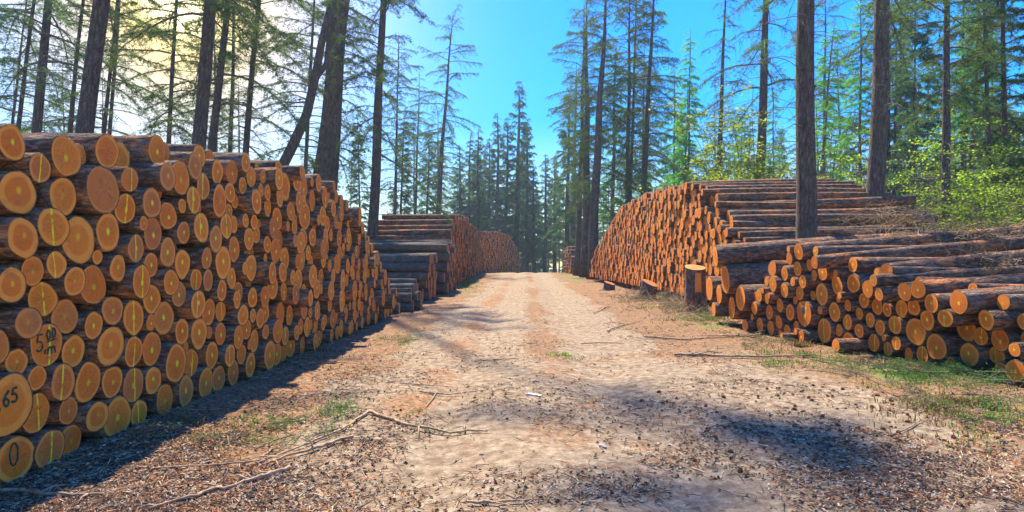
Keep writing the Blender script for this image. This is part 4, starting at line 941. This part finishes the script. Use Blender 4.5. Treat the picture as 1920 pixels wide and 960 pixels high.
PALE = simple('pale_split_wood', (.55, .45, .33), (.80, .70, .55), 20); STONE = simple('grey_stone', (.22, .21, .19), (.42, .40, .36), 14)
chunk(1000, 749, .085, .03, .016, -.35, PALE, 'wood_chip', 'pale split piece of wood on the road middle', 'wood chip', 1)
chunk(1127, 841, .022, .016, .012, .3, STONE, 'stone', 'small grey stone on the road, left of its twin', 'stone', 2)
chunk(1133, 843, .018, .015, .012, .9, STONE, 'stone', 'small grey stone on the road, right of its twin', 'stone', 3)

# ------------------------------------------------------------------ pine cones
def cone_mesh():
    nb = NB(); rs = np.random.RandomState(2); seg = 10
    t = np.linspace(0, 1, 9); prof = np.sin(np.pi * (t * .86 + .1)) ** .8
    P = np.stack([(t - .5) * .055, 0 * t, 0 * t], -1); V, Q, T = tube(P, .010 * prof + .002, 8); nb.add(V, Q, T)
    for k in range(64):
        tt = k / 64; a = k * 2.399; r = .0175 * math.sin(math.pi * (tt * .84 + .10)) ** .8; x = (tt - .5) * .055
        u = np.array([0, math.cos(a), math.sin(a)]); s = np.array([0, -math.sin(a), math.cos(a)]); c = np.array([x, 0, 0]) + u * r * .4; tip = np.array([x + .006, 0, 0]) + u * (r + .003)
        w_ = .006; V = [c - s * w_ * .5, c + s * w_ * .5, tip + s * w_ * .7, tip - s * w_ * .7, c + np.array([.004, 0, 0]), tip + np.array([.0025, 0, 0])]
        nb.add(V, [[0, 1, 2, 3]], [[0, 3, 5], [1, 5, 2], [3, 2, 5], [0, 5, 4], [1, 4, 5]])
    return nb.mesh('pine_cone', CONE, False)
CONE = simple('cone_scales', (.12, .05, .025), (.38, .18, .08), 60)
cm = cone_mesh(); rg9 = random.Random(8)
for i in range(150):
    while True:
        if rg9.random() < .75: x = rg9.gauss(1600, 200); y = rg9.gauss(800, 85)
        else: x = rg9.uniform(1250, 1915); y = rg9.uniform(720, 950)
        if 1180 < x < 1918 and 700 < y < 958 and (y - 700) > (x - 1550) * .12: break
    p = gpx(x, y); o = bpy.data.objects.new('pine_cone', cm); COL.objects.link(o); s_ = rg9.uniform(.5, .95); o.scale = (s_, s_, s_)
    o.location = (p[0], p[1], gz(p[0], p[1]) + .012 * s_); o.rotation_euler = (rg9.uniform(0, 6), rg9.uniform(-.3, .3), rg9.uniform(0, 6)); tag(o, 'small brown pine cone lying on the dirt in the right foreground', 'pine cone', 'pine cones scattered at right')

# ------------------------------------------------------------------ litter, greens, brush (stuff)
def litter_mat():
    m = M('bark_litter'); r = m.sep(m.attr('rn'))
    col = m.ramp(r[0], [(0, (.05, .03, .018)), (.28, (.13, .075, .04)), (.52, (.30, .185, .095)), (.70, (.46, .31, .17)), (.82, (.42, .145, .04)), (.94, (.64, .50, .31))], 'CONSTANT'); m.bsdf(col, .9); return m.m
def scatter(n, rs):
    """ground points denser near the camera; returns x,y"""
    y = 2.7 * (1 + (rs.rand(n) ** 1.0) * 1) * 0
    v = 505 + (975 - 505) * rs.rand(n) ** .62; u = -40 + 2000 * rs.rand(n); Y = CAMH * F / (v - 480); return (u - 960) / F * Y, Y
rs = np.random.RandomState(99); nb = NB()
x, y = scatter(130000, rs); d = x - road_c(y)
dens = .30 + .70 * sstep(1.5, 2.4, np.abs(d)) * (1 - .72 * sstep(1.4, 1.9, x) * sstep(5.2, 4.0, x) * sstep(12, 7, y)); dens = dens * np.clip(.38 + 3.2 * fbm(x, y, .8, 4), .04, 1.4)
dens = np.maximum(dens, 1.0 * np.exp(-((d + 1.35) / .4) ** 2) * np.clip(.2 + 3 * fbm(x, y, 1.1, 2), 0, 1))
ok = (rs.rand(len(x)) < dens) & (x > -3.3 - .3) & (y < 34); x = x[ok]; y = y[ok]; n = len(x); z = ground_h(x, y)
az = rs.rand(n) * 6.28; chip = rs.rand(n) < .55
L = np.where(chip, rs.uniform(.008, .032, n), rs.uniform(.03, .15, n)) * (1 + .25 * np.minimum(y / 10, 1.5)); W = np.where(chip, L * rs.uniform(.25, .6, n), rs.uniform(.0018, .004, n) * (1 + y / 8))
u = np.stack([np.cos(az), np.sin(az), rs.randn(n) * .12 + .02], -1) * L[:, None] / 2; s = np.stack([-np.sin(az), np.cos(az), rs.randn(n) * .25], -1) * W[:, None] / 2
c = np.stack([x, y, z + .004 + rs.rand(n) * .008], -1); up = np.stack([0 * x, 0 * x, np.maximum(W, .003) * .8], -1)
V = np.stack([c - u - s, c + u - s, c + u + s, c - u + s, c + up * 1.0], 1).reshape(-1, 3); b = np.arange(n)[:, None] * 5
T = np.concatenate([b + np.array([[0, 1, 4]]), b + np.array([[1, 2, 4]]), b + np.array([[2, 3, 4]]), b + np.array([[3, 0, 4]])])
nb.add(V, None, T, rn=np.repeat(np.stack([rs.rand(n)] * 3, -1), 5, 0)); o = nb.build('bark_litter', litter_mat(), smooth=False); tag(o, 'bark chips, needles and tiny twigs strewn over the ground', 'litter', kind='stuff')
def grass(pixels, n, hmin, hmax, name, mat, lab, seed, spread=1.0, green=True):
    rs = np.random.RandomState(seed); nb = NB()
    for (gx_, gy_, rx, ry, wt) in pixels:
        m = int(n * wt); r_ = np.minimum(np.abs(rs.randn(m)) * .55, 1.5); a = rs.rand(m) * 6.28; u = gx_ + rx * r_ * np.cos(a); v = gy_ + ry * r_ * np.sin(a); Y = CAMH * F / (np.maximum(v, 503) - 480); X = (u - 960) / F * Y
        k = rs.rand(m) < np.clip(.5 + 3.5 * fbm(X, Y, .35, 2), 0, 1); X = X[k]; Y = Y[k]; m = len(X); Z = ground_h(X, Y) - .005
        h = rs.uniform(hmin, hmax, m); az = rs.rand(m) * 6.28; le = rs.uniform(.2, 1.1, m) * h; wd = (.003 + .0012 * Y / 5) * rs.uniform(.7, 1.6, m)
        c = np.stack([X, Y, Z], -1); dx = np.stack([np.cos(az), np.sin(az), 0 * az], -1); sx = np.stack([-np.sin(az), np.cos(az), 0 * az], -1) * wd[:, None]
        mid_ = c + dx * (le * .35)[:, None]; mid_[:, 2] += h * .65; tip = c + dx * le[:, None]; tip[:, 2] += h * .9
        V = np.stack([c - sx, c + sx, mid_ + sx * .8, mid_ - sx * .8, tip], 1).reshape(-1, 3); b = np.arange(m)[:, None] * 5
        nb.add(V, b + np.array([[0, 1, 2, 3]]), b + np.array([[3, 2, 4]]), rn=np.repeat(np.stack([rs.rand(m)] * 3, -1), 5, 0))
    o = nb.build(name, mat, smooth=False); tag(o, lab, 'grass', kind='stuff')
grass([(1760, 705, 190, 34, .45), (1330, 592, 75, 26, .8), (1850, 780, 110, 60, .35), (1510, 672, 150, 22, .5), (872, 530, 38, 16, 1.0), (1080, 510, 40, 6, .9), (640, 770, 70, 30, .03), (745, 640, 30, 12, .15), (1060, 665, 50, 6, .03), (800, 780, 90, 40, .05), (1250, 575, 70, 20, .3), (480, 800, 80, 30, .02)], 5200, .02, .075, 'grass', GRASS, 'short bright grass and moss on the verges', 1)
grass([(1790, 760, 170, 50, 1), (1500, 650, 110, 25, .6), (1300, 585, 110, 30, .8), (1200, 560, 80, 18, .5), (600, 660, 120, 40, .3), (350, 800, 140, 60, .25)], 2600, .02, .10, 'dry_grass', DRYLEAF, 'dry grass and fir litter on the verges', 2)
# cut fir sprigs
def sprigs(spots, name, lab, mat, seed, kind='stuff', L0=.35):
    rs = np.random.RandomState(seed); wb = NB()
    for (x, y, n, sx, sy, lift) in spots:
        for q in range(n):
            p = gpx(x + rs.randn() * sx, max(y + rs.randn() * sy, 512)); p[2] = gz(p[0], p[1]) + .02 + lift * rs.rand(); az = rs.rand() * 6.28; L = L0 * rs.uniform(.5, 1.4); u = np.array([math.cos(az), math.sin(az), rs.uniform(-.1, .35)])
            t = np.linspace(0, 1, 5); P = p + (t * L)[:, None] * u; P[:, 2] -= .1 * L * t ** 2; V, Q, T = tube(P, .004, 3, False); wb.add(V, Q, mi=1); side = np.array([-u[1], u[0], 0])
            for k in range(9):
                c = p + u * L * (k + 1) / 10; s_ = 1 if k % 2 else -1; d = u * .6 + side * s_ * .8; tl = L * .42 * (1 - k / 12); tw = c + np.linspace(0, tl, 3)[:, None] * d
                V, T = needle_tris(tw, np.repeat(d[None], 3, 0), 14, .035, .007, rs); V += np.repeat(rs.randn(14, 3) * .008, 3, 0); wb.add(V, None, T, rn=np.repeat(np.stack([rs.rand(14)] * 3, -1), 3, 0))
    o = wb.build(name, [mat, TWIG], smooth=False); tag(o, lab, 'fir sprigs', kind=kind)
SPRIG = leaf_mat('green_fir_sprigs', (.04, .12, .03), (.09, .22, .05), (.17, .32, .08), .35)
SPRIGD = leaf_mat('fading_fir_sprigs', (.07, .09, .035), (.17, .18, .07), (.30, .26, .12), .3)
sprigs([(1720, 692, 34, 80, 12, .06), (1840, 712, 16, 25, 10, .12), (1345, 600, 14, 30, 10, .1), (1225, 565, 12, 22, 6, .15), (640, 770, 4, 30, 10, .02), (540, 800, 4, 40, 10, .02), (1850, 765, 8, 30, 12, .03), (745, 640, 5, 12, 5, .03), (545, 830, 5, 20, 10, .01)], 'fir_sprigs', 'green fir sprigs scattered in front of the stacks', SPRIG, 5, L0=.5)
sprigs([(1270, 572, 46, 45, 9, .35), (1200, 566, 22, 35, 7, .2), (1420, 640, 12, 30, 10, .05), (1600, 690, 18, 70, 10, .06), (1750, 735, 22, 90, 25, .05), (360, 820, 8, 50, 20, .02), (1180, 560, 10, 20, 6, .1)], 'brush_sprigs', 'brown green brushwood heaped around the stumps', SPRIGD, 6, L0=.5)
# twig tangles: by the stump and on top of the right hand logs
def tangle(centres, name, lab, seed, L0, leafm, leaves):
    rs = np.random.RandomState(seed); wb = NB()
    for (c, n, sp) in centres:
        for q in range(n):
            p = np.array(c) + rs.randn(3) * sp; d = rs.randn(3); d[2] = abs(d[2]) * .35; d /= np.linalg.norm(d); L = L0 * rs.uniform(.4, 1.4); t = np.linspace(0, 1, 5); P = p + (t * L)[:, None] * d + rs.randn(5, 3) * .02
            V, Q, T = tube(P, .008 * (1 - .7 * t), 4, False); wb.add(V, Q, mi=0)
            for k in range(3): tw = P[1 + k] + np.linspace(0, L * .3, 3)[:, None] * (d + rs.randn(3) * .6); V, Q, T = tube(tw, .003, 3, False); wb.add(V, Q, mi=0)
            if leaves: V, T = needle_tris(P, np.repeat(d[None], 5, 0), leaves, .05, .016, rs); V += np.repeat(rs.randn(leaves, 3) * .05, 3, 0); wb.add(V, None, T, mi=1, rn=np.repeat(np.stack([rs.rand(leaves)] * 3, -1), 3, 0))
    o = wb.build(name, [STICK, leafm], smooth=False); tag(o, lab, 'brushwood', kind='stuff')
g1_ = gpx(1265, 580); g2_ = gpx(1195, 562); g3_ = gpx(1320, 600)
tangle([((g1_[0], g1_[1], .12), 90, np.array([.45, .5, .12])), ((g2_[0], g2_[1], .15), 50, np.array([.5, .8, .12])), ((g3_[0], g3_[1], .08), 40, np.array([.4, .4, .06]))], 'brushwood', 'tangle of cut twigs around the stumps', 8, .7, SPRIGD, 6)
tangle([(px(1665, 415, 15.2), 80, np.array([.5, .4, .18])), (px(1790, 452, 11.5), 70, np.array([.9, .5, .08])), (px(1880, 445, 11.5), 60, np.array([.6, .5, .1])), (px(1870, 492, 9.6), 26, np.array([.16, .2, .06])), (px(1720, 455, 12.5), 50, np.array([.8, .4, .07]))], 'dead_brush', 'dead twigs and dry sprays lying on the right hand logs', 9, .55, DRYLEAF, 22)
hz = NB(); x0, x1, y0, y1, z0, z1 = -270, 270, -20, 430, -12, 42
hv = [(x, y, z) for z in (z0, z1) for y in (y0, y1) for x in (x0, x1)]
hz.add(hv, [(0, 2, 3, 1), (4, 5, 7, 6), (0, 1, 5, 4), (2, 6, 7, 3), (0, 4, 6, 2), (1, 3, 7, 5)])
hm = bpy.data.materials.new('air_haze'); hm.use_nodes = True; ht = hm.node_tree; ht.nodes.clear(); hp = ht.nodes.new('ShaderNodeVolumePrincipled'); hp.inputs['Density'].default_value = .0006; hp.inputs['Anisotropy'].default_value = .4; hp.inputs['Color'].default_value = (.62, .82, 1, 1)
ho_ = ht.nodes.new('ShaderNodeOutputMaterial'); ht.links.new(hp.outputs[0], ho_.inputs['Volume'])
tag(hz.build('haze', hm), kind='stuff')
print('objects', len(bpy.data.objects))
